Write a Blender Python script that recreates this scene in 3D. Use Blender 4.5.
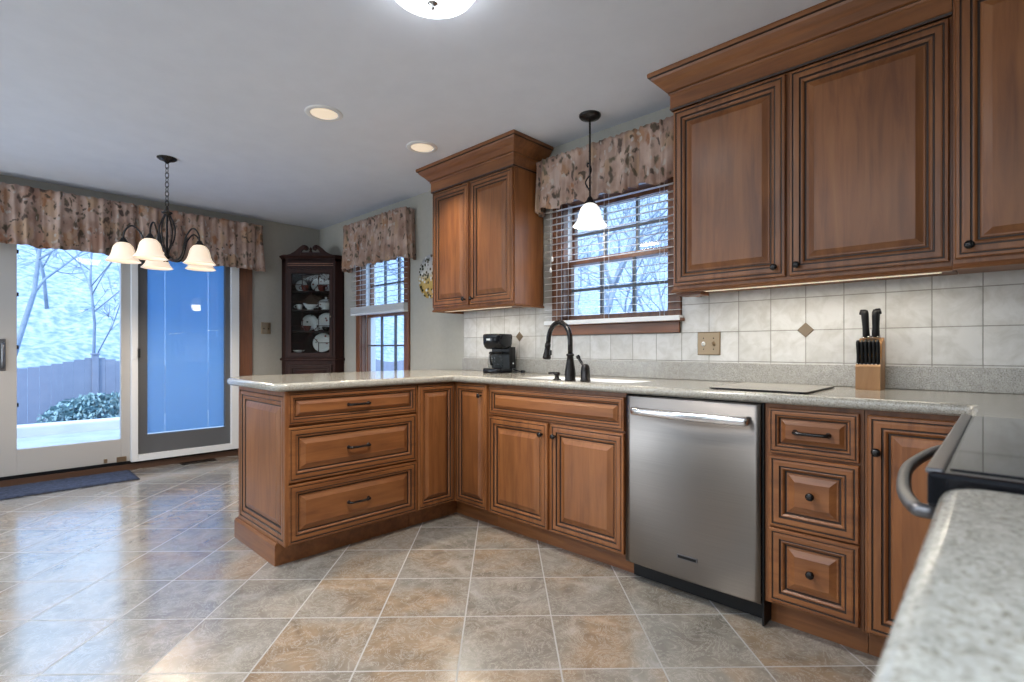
import bpy, bmesh, math, random
from mathutils import Vector, Matrix

for _o in list(bpy.data.objects):
    bpy.data.objects.remove(_o, do_unlink=True)
S = bpy.context.scene
COL = S.collection

# ------------------------------------------------------------------ camera
cam_d = bpy.data.cameras.new('camera')
cam = bpy.data.objects.new('camera', cam_d)
COL.objects.link(cam)
cam.location = (0, 0, 1.082)
cam.rotation_euler = (math.pi / 2, 0, math.radians(43.96))
cam_d.sensor_width = 36
cam_d.lens = 18.0
cam_d.shift_y = 7.8 / 1024
cam_d.clip_start = 0.02
cam_d.dof.use_dof = True
cam_d.dof.focus_distance = 3.0
cam_d.dof.aperture_fstop = 4.5
S.camera = cam

# ------------------------------------------------------------------ sky, sun, area lights, exposure
W = bpy.data.worlds.new('sky')
S.world = W
W.use_nodes = True
nt = W.node_tree
nt.nodes.clear()
n_out = nt.nodes.new('ShaderNodeOutputWorld')
n_bg = nt.nodes.new('ShaderNodeBackground')
n_tc = nt.nodes.new('ShaderNodeTexCoord')
n_sep = nt.nodes.new('ShaderNodeSeparateXYZ')
n_rmp = nt.nodes.new('ShaderNodeValToRGB')
nt.links.new(n_tc.outputs['Generated'], n_sep.inputs[0])
nt.links.new(n_sep.outputs['Z'], n_rmp.inputs[0])
n_rmp.color_ramp.elements[0].position = 0.0
n_rmp.color_ramp.elements[0].color = (0.66, 0.86, 1.0, 1)
n_rmp.color_ramp.elements[1].position = 0.6
n_rmp.color_ramp.elements[1].color = (0.34, 0.58, 1.0, 1)
nt.links.new(n_rmp.outputs[0], n_bg.inputs[0])
n_bg.inputs[1].default_value = 4.2
nt.links.new(n_bg.outputs[0], n_out.inputs[0])


def light(name, kind, loc, energy, color=(1, 1, 1), rot=(0, 0, 0), **kw):
    d = bpy.data.lights.new(name, kind)
    d.energy = energy
    d.color = color
    for k, v in kw.items():
        setattr(d, k, v)
    o = bpy.data.objects.new(name, d)
    o.location = loc
    o.rotation_euler = rot
    COL.objects.link(o)
    return o


light('sun', 'SUN', (0, 0, 8), 3.2, (1.0, 0.96, 0.9), (math.radians(52), 0, math.radians(28)), angle=math.radians(3))
# added fill light behind the camera, no fixture there
light('room_fill_light', 'AREA', (-1.7, -1.0, 2.40), 80, (0.84, 0.92, 1.0), (0, 0, 0), shape='RECTANGLE', size=3.6, size_y=1.8)
# added fill lights, tilted up in place of bounced room light
light('bounce_fill_light', 'AREA', (-4.75, -2.9, 1.3), 80, (0.80, 0.90, 1.0), (math.radians(126), 0, 0), shape='RECTANGLE', size=1.5, size_y=1.6)
light('bounce_fill_light', 'AREA', (-0.8, -2.9, 1.3), 40, (0.84, 0.92, 1.0), (math.radians(132), 0, 0), shape='RECTANGLE', size=2.4, size_y=1.6)
P = dict(shape='RECTANGLE')


def portal(loc, rot, sx, sy):
    o = light('window_portal', 'AREA', loc, 1, (1, 1, 1), rot, shape='RECTANGLE', size=sx, size_y=sy)
    o.data.cycles.is_portal = True


portal((-1.745, 2.86, 1.68), (math.radians(-90), 0, 0), 0.8, 0.85)
portal((-4.335, 2.86, 1.43), (math.radians(-90), 0, 0), 0.8, 1.3)
portal((-5.84, 0.45, 1.1), (0, math.radians(-90), 0), 2.0, 0.9)

vs = S.view_settings
vs.view_transform = 'Standard'
vs.look = 'None'
vs.exposure = 0.0
vs.gamma = 1.0
vs.use_curve_mapping = False
try:
    S.cycles.max_bounces = 8
    S.cycles.diffuse_bounces = 4
    S.cycles.transparent_max_bounces = 16
    S.cycles.caustics_reflective = False
    S.cycles.caustics_refractive = False
    S.cycles.sample_clamp_indirect = 6.0
except Exception:
    pass


# ------------------------------------------------------------------ materials
def new_mat(name):
    m = bpy.data.materials.new(name)
    m.use_nodes = True
    t = m.node_tree
    return m, t, t.nodes['Principled BSDF'], t.nodes['Material Output']


def setp(b, **kw):
    names = {'color': 'Base Color', 'rough': 'Roughness', 'metal': 'Metallic', 'coat': 'Coat Weight',
             'coat_rough': 'Coat Roughness', 'spec': 'Specular IOR Level', 'trans': 'Transmission Weight',
             'emit': 'Emission Color', 'emit_s': 'Emission Strength', 'aniso': 'Anisotropic', 'sub': 'Subsurface Weight'}
    for k, v in kw.items():
        if k in ('color', 'emit'):
            v = tuple(v) + (1,)
        b.inputs[names[k]].default_value = v


def plain(name, color, rough=0.5, **kw):
    m, t, b, o = new_mat(name)
    setp(b, color=color, rough=rough, **kw)
    return m


def node(t, kind, **kw):
    n = t.nodes.new(kind)
    for k, v in kw.items():
        if k in n.inputs:
            n.inputs[k].default_value = v
        else:
            setattr(n, k, v)
    return n


def ramp(t, fac, stops, interp='LINEAR'):
    r = t.nodes.new('ShaderNodeValToRGB')
    cr = r.color_ramp
    cr.interpolation = interp
    while len(cr.elements) < len(stops):
        cr.elements.new(0.5)
    for e, (p, c) in zip(cr.elements, stops):
        e.position = p
        e.color = tuple(c) + (1,) if len(c) == 3 else c
    t.links.new(fac, r.inputs[0])
    return r.outputs[0]


def mixc(t, fac, a, b, mode='MIX'):
    n = t.nodes.new('ShaderNodeMix')
    n.data_type = 'RGBA'
    n.blend_type = mode
    for sock, v in ((n.inputs[0], fac), (n.inputs[6], a), (n.inputs[7], b)):
        if hasattr(v, 'is_linked'):
            t.links.new(v, sock)
        elif isinstance(v, (int, float)):
            sock.default_value = v
        else:
            sock.default_value = tuple(v) + (1,)
    return n.outputs[2]


def coords(t, kind='Object', scale=(1, 1, 1), rot=(0, 0, 0), loc=(0, 0, 0), vary=False):
    mp = t.nodes.new('ShaderNodeMapping')
    mp.inputs['Scale'].default_value = scale
    mp.inputs['Rotation'].default_value = rot
    mp.inputs['Location'].default_value = loc
    if kind == 'Position':
        g = t.nodes.new('ShaderNodeNewGeometry')
        src = g.outputs['Position']
    else:
        tc = t.nodes.new('ShaderNodeTexCoord')
        src = tc.outputs[kind]
    if vary:
        oi = t.nodes.new('ShaderNodeObjectInfo')
        vm = t.nodes.new('ShaderNodeVectorMath')
        vm.operation = 'SCALE'
        vm.inputs[0].default_value = (37, 53, 71)
        t.links.new(oi.outputs['Random'], vm.inputs['Scale'])
        ad = t.nodes.new('ShaderNodeVectorMath')
        ad.operation = 'ADD'
        t.links.new(src, ad.inputs[0])
        t.links.new(vm.outputs[0], ad.inputs[1])
        src = ad.outputs[0]
    t.links.new(src, mp.inputs[0])
    return mp.outputs[0]


def bump(t, b, height, strength=0.2, dist=0.002):
    n = t.nodes.new('ShaderNodeBump')
    n.inputs['Strength'].default_value = strength
    n.inputs['Distance'].default_value = dist
    t.links.new(height, n.inputs['Height'])
    t.links.new(n.outputs[0], b.inputs['Normal'])


def wood(name, grain, dark, mid, lite, rough=0.42, coat=0.12):
    m, t, b, o = new_mat(name)
    sc = [26.0, 26.0, 26.0]
    sc['XYZ'.index(grain)] = 2.2
    v = coords(t, 'Object', sc, vary=True)
    n1 = node(t, 'ShaderNodeTexNoise', Scale=1.0, Detail=5.0, Roughness=0.6, Distortion=0.6)
    t.links.new(v, n1.inputs['Vector'])
    sc2 = [5.0, 5.0, 5.0]
    sc2['XYZ'.index(grain)] = 1.4
    v2 = coords(t, 'Object', sc2, vary=True)
    n2 = node(t, 'ShaderNodeTexNoise', Scale=1.0, Detail=3.0, Roughness=0.55)
    t.links.new(v2, n2.inputs['Vector'])
    c1 = ramp(t, n1.outputs['Fac'], [(0.3, dark), (0.52, mid), (0.75, lite)])
    c2 = ramp(t, n2.outputs['Fac'], [(0.3, (0.72, 0.70, 0.68)), (0.65, (1.1, 1.1, 1.1))])
    t.links.new(mixc(t, 1.0, c1, c2, 'MULTIPLY'), b.inputs['Base Color'])
    setp(b, rough=rough, coat=coat, coat_rough=0.22)
    return m


CD, CM_, CL = (0.165, 0.056, 0.018), (0.242, 0.090, 0.028), (0.295, 0.119, 0.039)
M = {}
M['wood_v'] = wood('stained_maple_upright', 'Z', CD, CM_, CL)
M['wood_x'] = wood('stained_maple_across', 'X', CD, CM_, CL)
M['wood_y'] = wood('stained_maple_along', 'Y', CD, CM_, CL)
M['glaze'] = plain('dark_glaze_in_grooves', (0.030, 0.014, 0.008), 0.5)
M['trim_v'] = wood('window_wood_upright', 'Z', (0.12, 0.045, 0.02), (0.20, 0.075, 0.032), (0.25, 0.10, 0.04))
M['trim_x'] = wood('window_wood_across', 'X', (0.12, 0.045, 0.02), (0.20, 0.075, 0.032), (0.25, 0.10, 0.04))
M['trim_dark'] = plain('dark_sill_wood', (0.085, 0.040, 0.022), 0.5)
M['mahogany'] = wood('dark_mahogany', 'Z', (0.016, 0.005, 0.004), (0.028, 0.008, 0.006), (0.042, 0.013, 0.008), 0.5, 0.0)
M['mahogany'].node_tree.nodes['Principled BSDF'].inputs['Specular IOR Level'].default_value = 0.2
M['block'] = wood('light_beech', 'Z', (0.27, 0.125, 0.04), (0.33, 0.165, 0.055), (0.38, 0.20, 0.075), 0.45, 0.1)
M['bronze'] = plain('oil_rubbed_bronze', (0.016, 0.014, 0.014), 0.24, metal=0.5, spec=0.6)
M['black'] = plain('black_plastic', (0.006, 0.006, 0.007), 0.4, spec=0.3)
M['black_gloss'] = plain('black_gloss', (0.004, 0.005, 0.008), 0.14, spec=0.35)
M['white'] = plain('white_paint', (0.78, 0.79, 0.80), 0.4)
M['greige'] = plain('taupe_paint', (0.46, 0.44, 0.42), 0.45)
M['grey_paint'] = plain('grey_paint', (0.105, 0.108, 0.115), 0.5)
M['blind'] = plain('white_blind', (0.80, 0.82, 0.84), 0.45)
M['porcelain'] = plain('white_porcelain', (0.84, 0.86, 0.88), 0.12, coat=0.3)
M['brass'] = plain('aged_brass', (0.30, 0.22, 0.14), 0.38, metal=0.75)
M['chrome'] = plain('chrome', (0.72, 0.72, 0.74), 0.2, metal=1.0)
M['steel_trim'] = plain('grey_metal_trim', (0.17, 0.17, 0.18), 0.32, metal=0.85)
M['red_glaze'] = plain('dark_red_cup', (0.16, 0.03, 0.02), 0.2)
M['inset'] = plain('bronze_inset', (0.20, 0.15, 0.10), 0.4, metal=0.5)


def stainless():
    m, t, b, o = new_mat('brushed_stainless')
    v = coords(t, 'Object', (3, 3, 700))
    n = node(t, 'ShaderNodeTexNoise', Scale=1.0, Detail=2.0)
    t.links.new(v, n.inputs['Vector'])
    t.links.new(ramp(t, n.outputs['Fac'], [(0.3, (0.205, 0.185, 0.17)), (0.7, (0.23, 0.208, 0.192))]), b.inputs['Base Color'])
    setp(b, metal=1.0, rough=0.3, aniso=0.75)
    b.inputs['Anisotropic Rotation'].default_value = 0.25
    return m


M['steel'] = stainless()


def granite(name, base, dark, lite, rough=0.16, scale=1.0):
    m, t, b, o = new_mat(name)
    v = coords(t, 'Position')
    n1 = node(t, 'ShaderNodeTexNoise', Scale=215.0 * scale, Detail=2.0, Roughness=0.7)
    n2 = node(t, 'ShaderNodeTexVoronoi', Scale=290.0 * scale)
    n3 = node(t, 'ShaderNodeTexNoise', Scale=45.0 * scale, Detail=3.0)
    for n in (n1, n2, n3):
        t.links.new(v, n.inputs['Vector'])
    c = ramp(t, n1.outputs['Fac'], [(0.36, dark), (0.47, base), (0.58, base), (0.68, lite)])
    c2 = ramp(t, n2.outputs['Color'], [(0.12, (0.62, 0.58, 0.52)), (0.25, (1, 1, 1)), (0.8, (1, 1, 1)), (0.92, (1.25, 1.25, 1.25))])
    c3 = ramp(t, n3.outputs['Fac'], [(0.3, (0.86, 0.86, 0.86)), (0.7, (1.08, 1.08, 1.08))])
    c = mixc(t, 0.9, c, c2, 'MULTIPLY')
    t.links.new(mixc(t, 1.0, c, c3, 'MULTIPLY'), b.inputs['Base Color'])
    setp(b, rough=rough, coat=0.15, coat_rough=0.1)
    return m


M['counter'] = granite('speckled_solid_surface', (0.37, 0.355, 0.315), (0.25, 0.24, 0.21), (0.47, 0.46, 0.43))
M['splash'] = granite('speckled_splash', (0.36, 0.35, 0.325), (0.20, 0.19, 0.17), (0.56, 0.55, 0.53), 0.3)


def floor_mat():
    m, t, b, o = new_mat('stone_look_floor_tile')
    PX, PY = -1.573, 1.359
    a = math.radians(-45)
    ca, sa = math.cos(a), math.sin(a)
    v = coords(t, 'Position', rot=(0, 0, a), loc=(-(ca * PX - sa * PY), -(sa * PX + ca * PY), 0))
    br = node(t, 'ShaderNodeTexBrick', offset=0.0, squash=1.0)
    br.inputs['Scale'].default_value = 1.0
    br.inputs['Brick Width'].default_value = 0.347
    br.inputs['Row Height'].default_value = 0.347
    br.inputs['Mortar Size'].default_value = 0.0032
    br.inputs['Mortar Smooth'].default_value = 0.15
    br.inputs['Bias'].default_value = 0.0
    br.inputs['Color1'].default_value = (0.0, 0.0, 0.0, 1)
    br.inputs['Color2'].default_value = (1, 1, 1, 1)
    br.inputs['Mortar'].default_value = (0.5, 0.5, 0.5, 1)
    t.links.new(v, br.inputs['Vector'])
    # each tile has its own slice of stone
    sc = t.nodes.new('ShaderNodeVectorMath')
    sc.operation = 'SCALE'
    sc.inputs['Scale'].default_value = 9.0
    t.links.new(br.outputs['Color'], sc.inputs[0])
    ad = t.nodes.new('ShaderNodeVectorMath')
    ad.operation = 'ADD'
    t.links.new(v, ad.inputs[0])
    t.links.new(sc.outputs[0], ad.inputs[1])
    n1 = node(t, 'ShaderNodeTexNoise', Scale=5.5, Detail=9.0, Roughness=0.62, Distortion=1.3)
    n2 = node(t, 'ShaderNodeTexNoise', Scale=2.1, Detail=4.0, Roughness=0.5, Distortion=0.5)
    n3 = node(t, 'ShaderNodeTexNoise', Scale=9.0, Detail=9.0, Roughness=0.75, Distortion=2.2)
    for n in (n1, n2, n3):
        t.links.new(ad.outputs[0], n.inputs['Vector'])
    c1 = ramp(t, n1.outputs['Fac'], [(0.28, (0.165, 0.145, 0.122)), (0.45, (0.235, 0.210, 0.178)), (0.58, (0.29, 0.262, 0.225)), (0.75, (0.40, 0.375, 0.345))])
    c2 = ramp(t, n2.outputs['Fac'], [(0.36, (0.92, 0.98, 1.04)), (0.5, (1, 1, 1)), (0.62, (1.10, 0.92, 0.75))])
    c = mixc(t, 1.0, c1, c2, 'MULTIPLY')
    vein = ramp(t, n3.outputs['Fac'], [(0.470, (0, 0, 0)), (0.492, (1, 1, 1)), (0.514, (0, 0, 0))])
    c = mixc(t, mixc(t, 0.7, (0, 0, 0), vein), c, (0.48, 0.46, 0.42))
    c = mixc(t, br.outputs['Fac'], c, (0.33, 0.325, 0.32))
    t.links.new(c, b.inputs['Base Color'])
    rr = ramp(t, n1.outputs['Fac'], [(0.3, (0.15, 0.15, 0.15)), (0.7, (0.24, 0.24, 0.24))])
    t.links.new(mixc(t, br.outputs['Fac'], rr, (0.7, 0.7, 0.7)), b.inputs['Roughness'])
    inv = node(t, 'ShaderNodeMath', operation='MULTIPLY_ADD')
    inv.inputs[1].default_value = -1.0
    inv.inputs[2].default_value = 1.0
    t.links.new(br.outputs['Fac'], inv.inputs[0])
    bump(t, b, inv.outputs[0], 0.5, 0.002)
    setp(b, spec=0.9, coat_rough=0.16)
    cw = node(t, 'ShaderNodeMath', operation='MULTIPLY')
    cw.inputs[1].default_value = 0.7
    t.links.new(inv.outputs[0], cw.inputs[0])
    t.links.new(cw.outputs[0], b.inputs['Coat Weight'])
    return m


def wall_tile_mat():
    m, t, b, o = new_mat('tumbled_cream_wall_tile')
    p = 0.1528
    # x lines at -0.674 + k p ; z lines at 1.170 + k p ; swap z into y
    g = t.nodes.new('ShaderNodeNewGeometry')
    sp = t.nodes.new('ShaderNodeSeparateXYZ')
    cb = t.nodes.new('ShaderNodeCombineXYZ')
    t.links.new(g.outputs['Position'], sp.inputs[0])
    t.links.new(sp.outputs['X'], cb.inputs['X'])
    t.links.new(sp.outputs['Z'], cb.inputs['Y'])
    mp = t.nodes.new('ShaderNodeMapping')
    mp.inputs['Location'].default_value = (0.674, -1.170, 0)
    t.links.new(cb.outputs[0], mp.inputs[0])
    br = node(t, 'ShaderNodeTexBrick', offset=0.0, squash=1.0)
    br.inputs['Scale'].default_value = 1.0
    br.inputs['Brick Width'].default_value = p
    br.inputs['Row Height'].default_value = p
    br.inputs['Mortar Size'].default_value = 0.0022
    br.inputs['Mortar Smooth'].default_value = 0.3
    br.inputs['Color1'].default_value = (0.54, 0.54, 0.53, 1)
    br.inputs['Color2'].default_value = (0.63, 0.63, 0.625, 1)
    br.inputs['Mortar'].default_value = (0.30, 0.29, 0.27, 1)
    t.links.new(mp.outputs[0], br.inputs['Vector'])
    n1 = node(t, 'ShaderNodeTexNoise', Scale=14.0, Detail=6.0, Roughness=0.6, Distortion=0.8)
    t.links.new(g.outputs['Position'], n1.inputs['Vector'])
    c = mixc(t, 1.0, br.outputs['Color'], ramp(t, n1.outputs['Fac'], [(0.3, (0.84, 0.83, 0.80)), (0.6, (1.06, 1.06, 1.06))]), 'MULTIPLY')
    t.links.new(c, b.inputs['Base Color'])
    inv = node(t, 'ShaderNodeMath', operation='MULTIPLY_ADD')
    inv.inputs[1].default_value = -1.0
    inv.inputs[2].default_value = 1.0
    t.links.new(br.outputs['Fac'], inv.inputs[0])
    bump(t, b, inv.outputs[0], 0.6, 0.003)
    setp(b, rough=0.42)
    return m


def noisy(name, c1, c2, scale, rough=0.7, bs=0.0, detail=5.0):
    m, t, b, o = new_mat(name)
    v = coords(t, 'Position')
    n = node(t, 'ShaderNodeTexNoise', Scale=scale, Detail=detail, Roughness=0.6)
    t.links.new(v, n.inputs['Vector'])
    t.links.new(ramp(t, n.outputs['Fac'], [(0.35, c1), (0.65, c2)]), b.inputs['Base Color'])
    setp(b, rough=rough)
    if bs:
        bump(t, b, n.outputs['Fac'], bs, 0.004)
    return m


M['floor'] = floor_mat()
M['tile'] = wall_tile_mat()
M['wall'] = noisy('sage_grey_wall_paint', (0.385, 0.375, 0.335), (0.405, 0.395, 0.355), 30, 0.7)
M['ceiling'] = noisy('white_ceiling_paint', (0.70, 0.74, 0.83), (0.73, 0.77, 0.86), 6, 0.85)  # blue cast of the daylight is put into the white paint's colour
M['rug'] = noisy('slate_blue_pile', (0.018, 0.023, 0.042), (0.05, 0.062, 0.105), 45, 0.95, 0.9)
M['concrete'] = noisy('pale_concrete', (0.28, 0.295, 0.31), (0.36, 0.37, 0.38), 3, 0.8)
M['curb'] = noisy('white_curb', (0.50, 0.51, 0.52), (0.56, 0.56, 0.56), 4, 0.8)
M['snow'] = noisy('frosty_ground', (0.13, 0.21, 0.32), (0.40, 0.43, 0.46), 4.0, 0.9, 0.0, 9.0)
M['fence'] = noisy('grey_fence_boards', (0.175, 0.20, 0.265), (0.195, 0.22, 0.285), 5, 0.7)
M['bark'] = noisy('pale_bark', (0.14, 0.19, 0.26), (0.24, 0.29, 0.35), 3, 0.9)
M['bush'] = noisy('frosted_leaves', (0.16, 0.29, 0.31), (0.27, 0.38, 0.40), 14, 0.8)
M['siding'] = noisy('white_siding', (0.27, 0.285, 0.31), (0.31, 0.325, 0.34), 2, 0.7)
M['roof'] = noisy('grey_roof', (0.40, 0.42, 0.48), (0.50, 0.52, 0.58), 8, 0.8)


def glass_mat(name, tint=(1, 1, 1), refl=0.06):
    m, t, b, o = new_mat(name)
    t.nodes.remove(b)
    tr = node(t, 'ShaderNodeBsdfTransparent')
    tr.inputs[0].default_value = tuple(tint) + (1,)
    gl = node(t, 'ShaderNodeBsdfGlossy')
    gl.inputs['Roughness'].default_value = 0.02
    lw = node(t, 'ShaderNodeLayerWeight', Blend=0.5)
    pw = node(t, 'ShaderNodeMath', operation='POWER')
    pw.inputs[1].default_value = 4.0
    t.links.new(lw.outputs['Facing'], pw.inputs[0])
    fr = node(t, 'ShaderNodeMath', operation='MULTIPLY_ADD')
    fr.inputs[1].default_value = 0.55
    fr.inputs[2].default_value = refl * 0.5
    t.links.new(pw.outputs[0], fr.inputs[0])
    mx = node(t, 'ShaderNodeMixShader')
    t.links.new(fr.outputs[0], mx.inputs[0])
    t.links.new(tr.outputs[0], mx.inputs[1])
    t.links.new(gl.outputs[0], mx.inputs[2])
    t.links.new(mx.outputs[0], o.inputs[0])
    return m


M['glass'] = glass_mat('window_glass')
M['cab_glass'] = glass_mat('cabinet_glass', (0.85, 0.87, 0.87), 0.03)


def translucent(name, col, trans=0.5):
    m, t, b, o = new_mat(name)
    setp(b, color=col, rough=0.6)
    tl = node(t, 'ShaderNodeBsdfTranslucent')
    tl.inputs[0].default_value = tuple(col) + (1,)
    mx = node(t, 'ShaderNodeMixShader')
    mx.inputs[0].default_value = trans
    t.links.new(b.outputs[0], mx.inputs[1])
    t.links.new(tl.outputs[0], mx.inputs[2])
    t.links.new(mx.outputs[0], o.inputs[0])
    return m


M['door_blind'] = translucent('sky_tinted_blind', (0.38, 0.62, 0.83), 0.6)  # white blind with the sky's blue light put into its colour
M['slat'] = translucent('white_blind_slat', (0.90, 0.91, 0.92), 0.35)


def lamp_glass(name, col, s, base=(0.85, 0.8, 0.72)):
    m, t, b, o = new_mat(name)
    setp(b, color=base, rough=0.35, emit=col, emit_s=s)
    return m


M['shade_warm'] = lamp_glass('amber_alabaster_glass', (1.0, 0.74, 0.50), 0.62)
M['shade_white'] = lamp_glass('white_alabaster_glass', (1.0, 0.97, 0.90), 1.0)
M['dome'] = lamp_glass('white_dome_glass', (0.93, 0.97, 1.0), 11.0)
M['bulb'] = lamp_glass('lit_bulb', (1.0, 0.86, 0.66), 6.0)
M['strip'] = lamp_glass('lit_strip_diffuser', (1.0, 0.85, 0.55), 0.5)
M['can'] = lamp_glass('lit_recessed_lamp', (1.0, 0.80, 0.58), 0.62, (0.6, 0.55, 0.48))


def floral():
    m, t, b, o = new_mat('floral_fabric')
    v = coords(t, 'Object', (1, 1, 0.7))
    dn = node(t, 'ShaderNodeTexNoise', Scale=14.0, Detail=3.0)
    t.links.new(v, dn.inputs['Vector'])
    ad = t.nodes.new('ShaderNodeMix')
    ad.data_type = 'VECTOR'
    ad.inputs[0].default_value = 0.11
    t.links.new(v, ad.inputs[4])
    t.links.new(dn.outputs['Color'], ad.inputs[5])
    vec = ad.outputs[1]
    base = node(t, 'ShaderNodeTexNoise', Scale=9.0, Detail=4.0)
    t.links.new(v, base.inputs['Vector'])
    c = ramp(t, base.outputs['Fac'], [(0.35, (0.30, 0.195, 0.155)), (0.65, (0.52, 0.39, 0.33))])
    for scale, thr, cols in (
        (9.0, 0.42, [(0.0, (0.44, 0.30, 0.20)), (0.3, (0.36, 0.20, 0.115)), (0.6, (0.48, 0.38, 0.34)), (0.85, (0.40, 0.24, 0.18))]),
        (17.0, 0.30, [(0.0, (0.060, 0.055, 0.038)), (0.35, (0.10, 0.095, 0.062)), (0.6, (0.30, 0.13, 0.06)), (0.8, (0.05, 0.04, 0.035))]),
        (30.0, 0.30, [(0.0, (0.045, 0.040, 0.032)), (0.4, (0.50, 0.46, 0.42)), (0.7, (0.08, 0.07, 0.045))]),
    ):
        vo = node(t, 'ShaderNodeTexVoronoi', Scale=scale)
        t.links.new(vec, vo.inputs['Vector'])
        sp = t.nodes.new('ShaderNodeSeparateColor')
        t.links.new(vo.outputs['Color'], sp.inputs[0])
        cc = ramp(t, sp.outputs[0], cols, 'CONSTANT')
        on = ramp(t, sp.outputs[1], [(0.0, (0, 0, 0)), (0.42, (1, 1, 1))], 'CONSTANT')
        msk = ramp(t, vo.outputs['Distance'], [(thr - 0.06, (1, 1, 1)), (thr + 0.14, (0, 0, 0))])
        c = mixc(t, mixc(t, 1.0, mixc(t, 1.0, msk, on, 'MULTIPLY'), (0.82, 0.82, 0.82), 'MULTIPLY'), c, cc)
    t.links.new(c, b.inputs['Base Color'])
    setp(b, rough=0.85, spec=0.2)
    return m


M['floral'] = floral()


def plate_mat():
    m, t, b, o = new_mat('painted_platter_glaze')
    v = coords(t, 'Object')
    sp = t.nodes.new('ShaderNodeSeparateXYZ')
    t.links.new(v, sp.inputs[0])
    c = ramp(t, node_out_map(t, sp.outputs['Z'], -0.19, 0.19), [(0.15, (0.55, 0.36, 0.10)), (0.45, (0.58, 0.42, 0.16)), (0.6, (0.60, 0.60, 0.56)), (0.9, (0.42, 0.43, 0.44))])
    vo = node(t, 'ShaderNodeTexVoronoi', Scale=34.0)
    t.links.new(v, vo.inputs['Vector'])
    msk = ramp(t, vo.outputs['Distance'], [(0.34, (1, 1, 1)), (0.5, (0, 0, 0))])
    s2 = t.nodes.new('ShaderNodeSeparateColor')
    t.links.new(vo.outputs['Color'], s2.inputs[0])
    cc = ramp(t, s2.outputs[0], [(0, (0.05, 0.055, 0.03)), (0.45, (0.10, 0.08, 0.05)), (0.7, (0.75, 0.75, 0.72))], 'CONSTANT')
    t.links.new(mixc(t, msk, c, cc), b.inputs['Base Color'])
    setp(b, rough=0.15)
    return m


def node_out_map(t, sock, a, bb):
    n = t.nodes.new('ShaderNodeMapRange')
    n.inputs[1].default_value = a
    n.inputs[2].default_value = bb
    t.links.new(sock, n.inputs[0])
    return n.outputs[0]


M['platter'] = plate_mat()


def china_mat():
    m, t, b, o = new_mat('flowered_china')
    v = coords(t, 'Object', vary=True)
    vo = node(t, 'ShaderNodeTexVoronoi', Scale=26.0)
    t.links.new(v, vo.inputs['Vector'])
    s2 = t.nodes.new('ShaderNodeSeparateColor')
    t.links.new(vo.outputs['Color'], s2.inputs[0])
    msk = ramp(t, vo.outputs['Distance'], [(0.25, (1, 1, 1)), (0.35, (0, 0, 0))])
    on = ramp(t, s2.outputs[1], [(0, (0, 0, 0)), (0.72, (1, 1, 1))], 'CONSTANT')
    cc = ramp(t, s2.outputs[0], [(0, (0.05, 0.08, 0.05)), (0.5, (0.25, 0.06, 0.05))], 'CONSTANT')
    t.links.new(mixc(t, mixc(t, 1.0, msk, on, 'MULTIPLY'), (0.80, 0.82, 0.82), cc), b.inputs['Base Color'])
    setp(b, rough=0.12)
    return m


M['china'] = china_mat()


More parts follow.
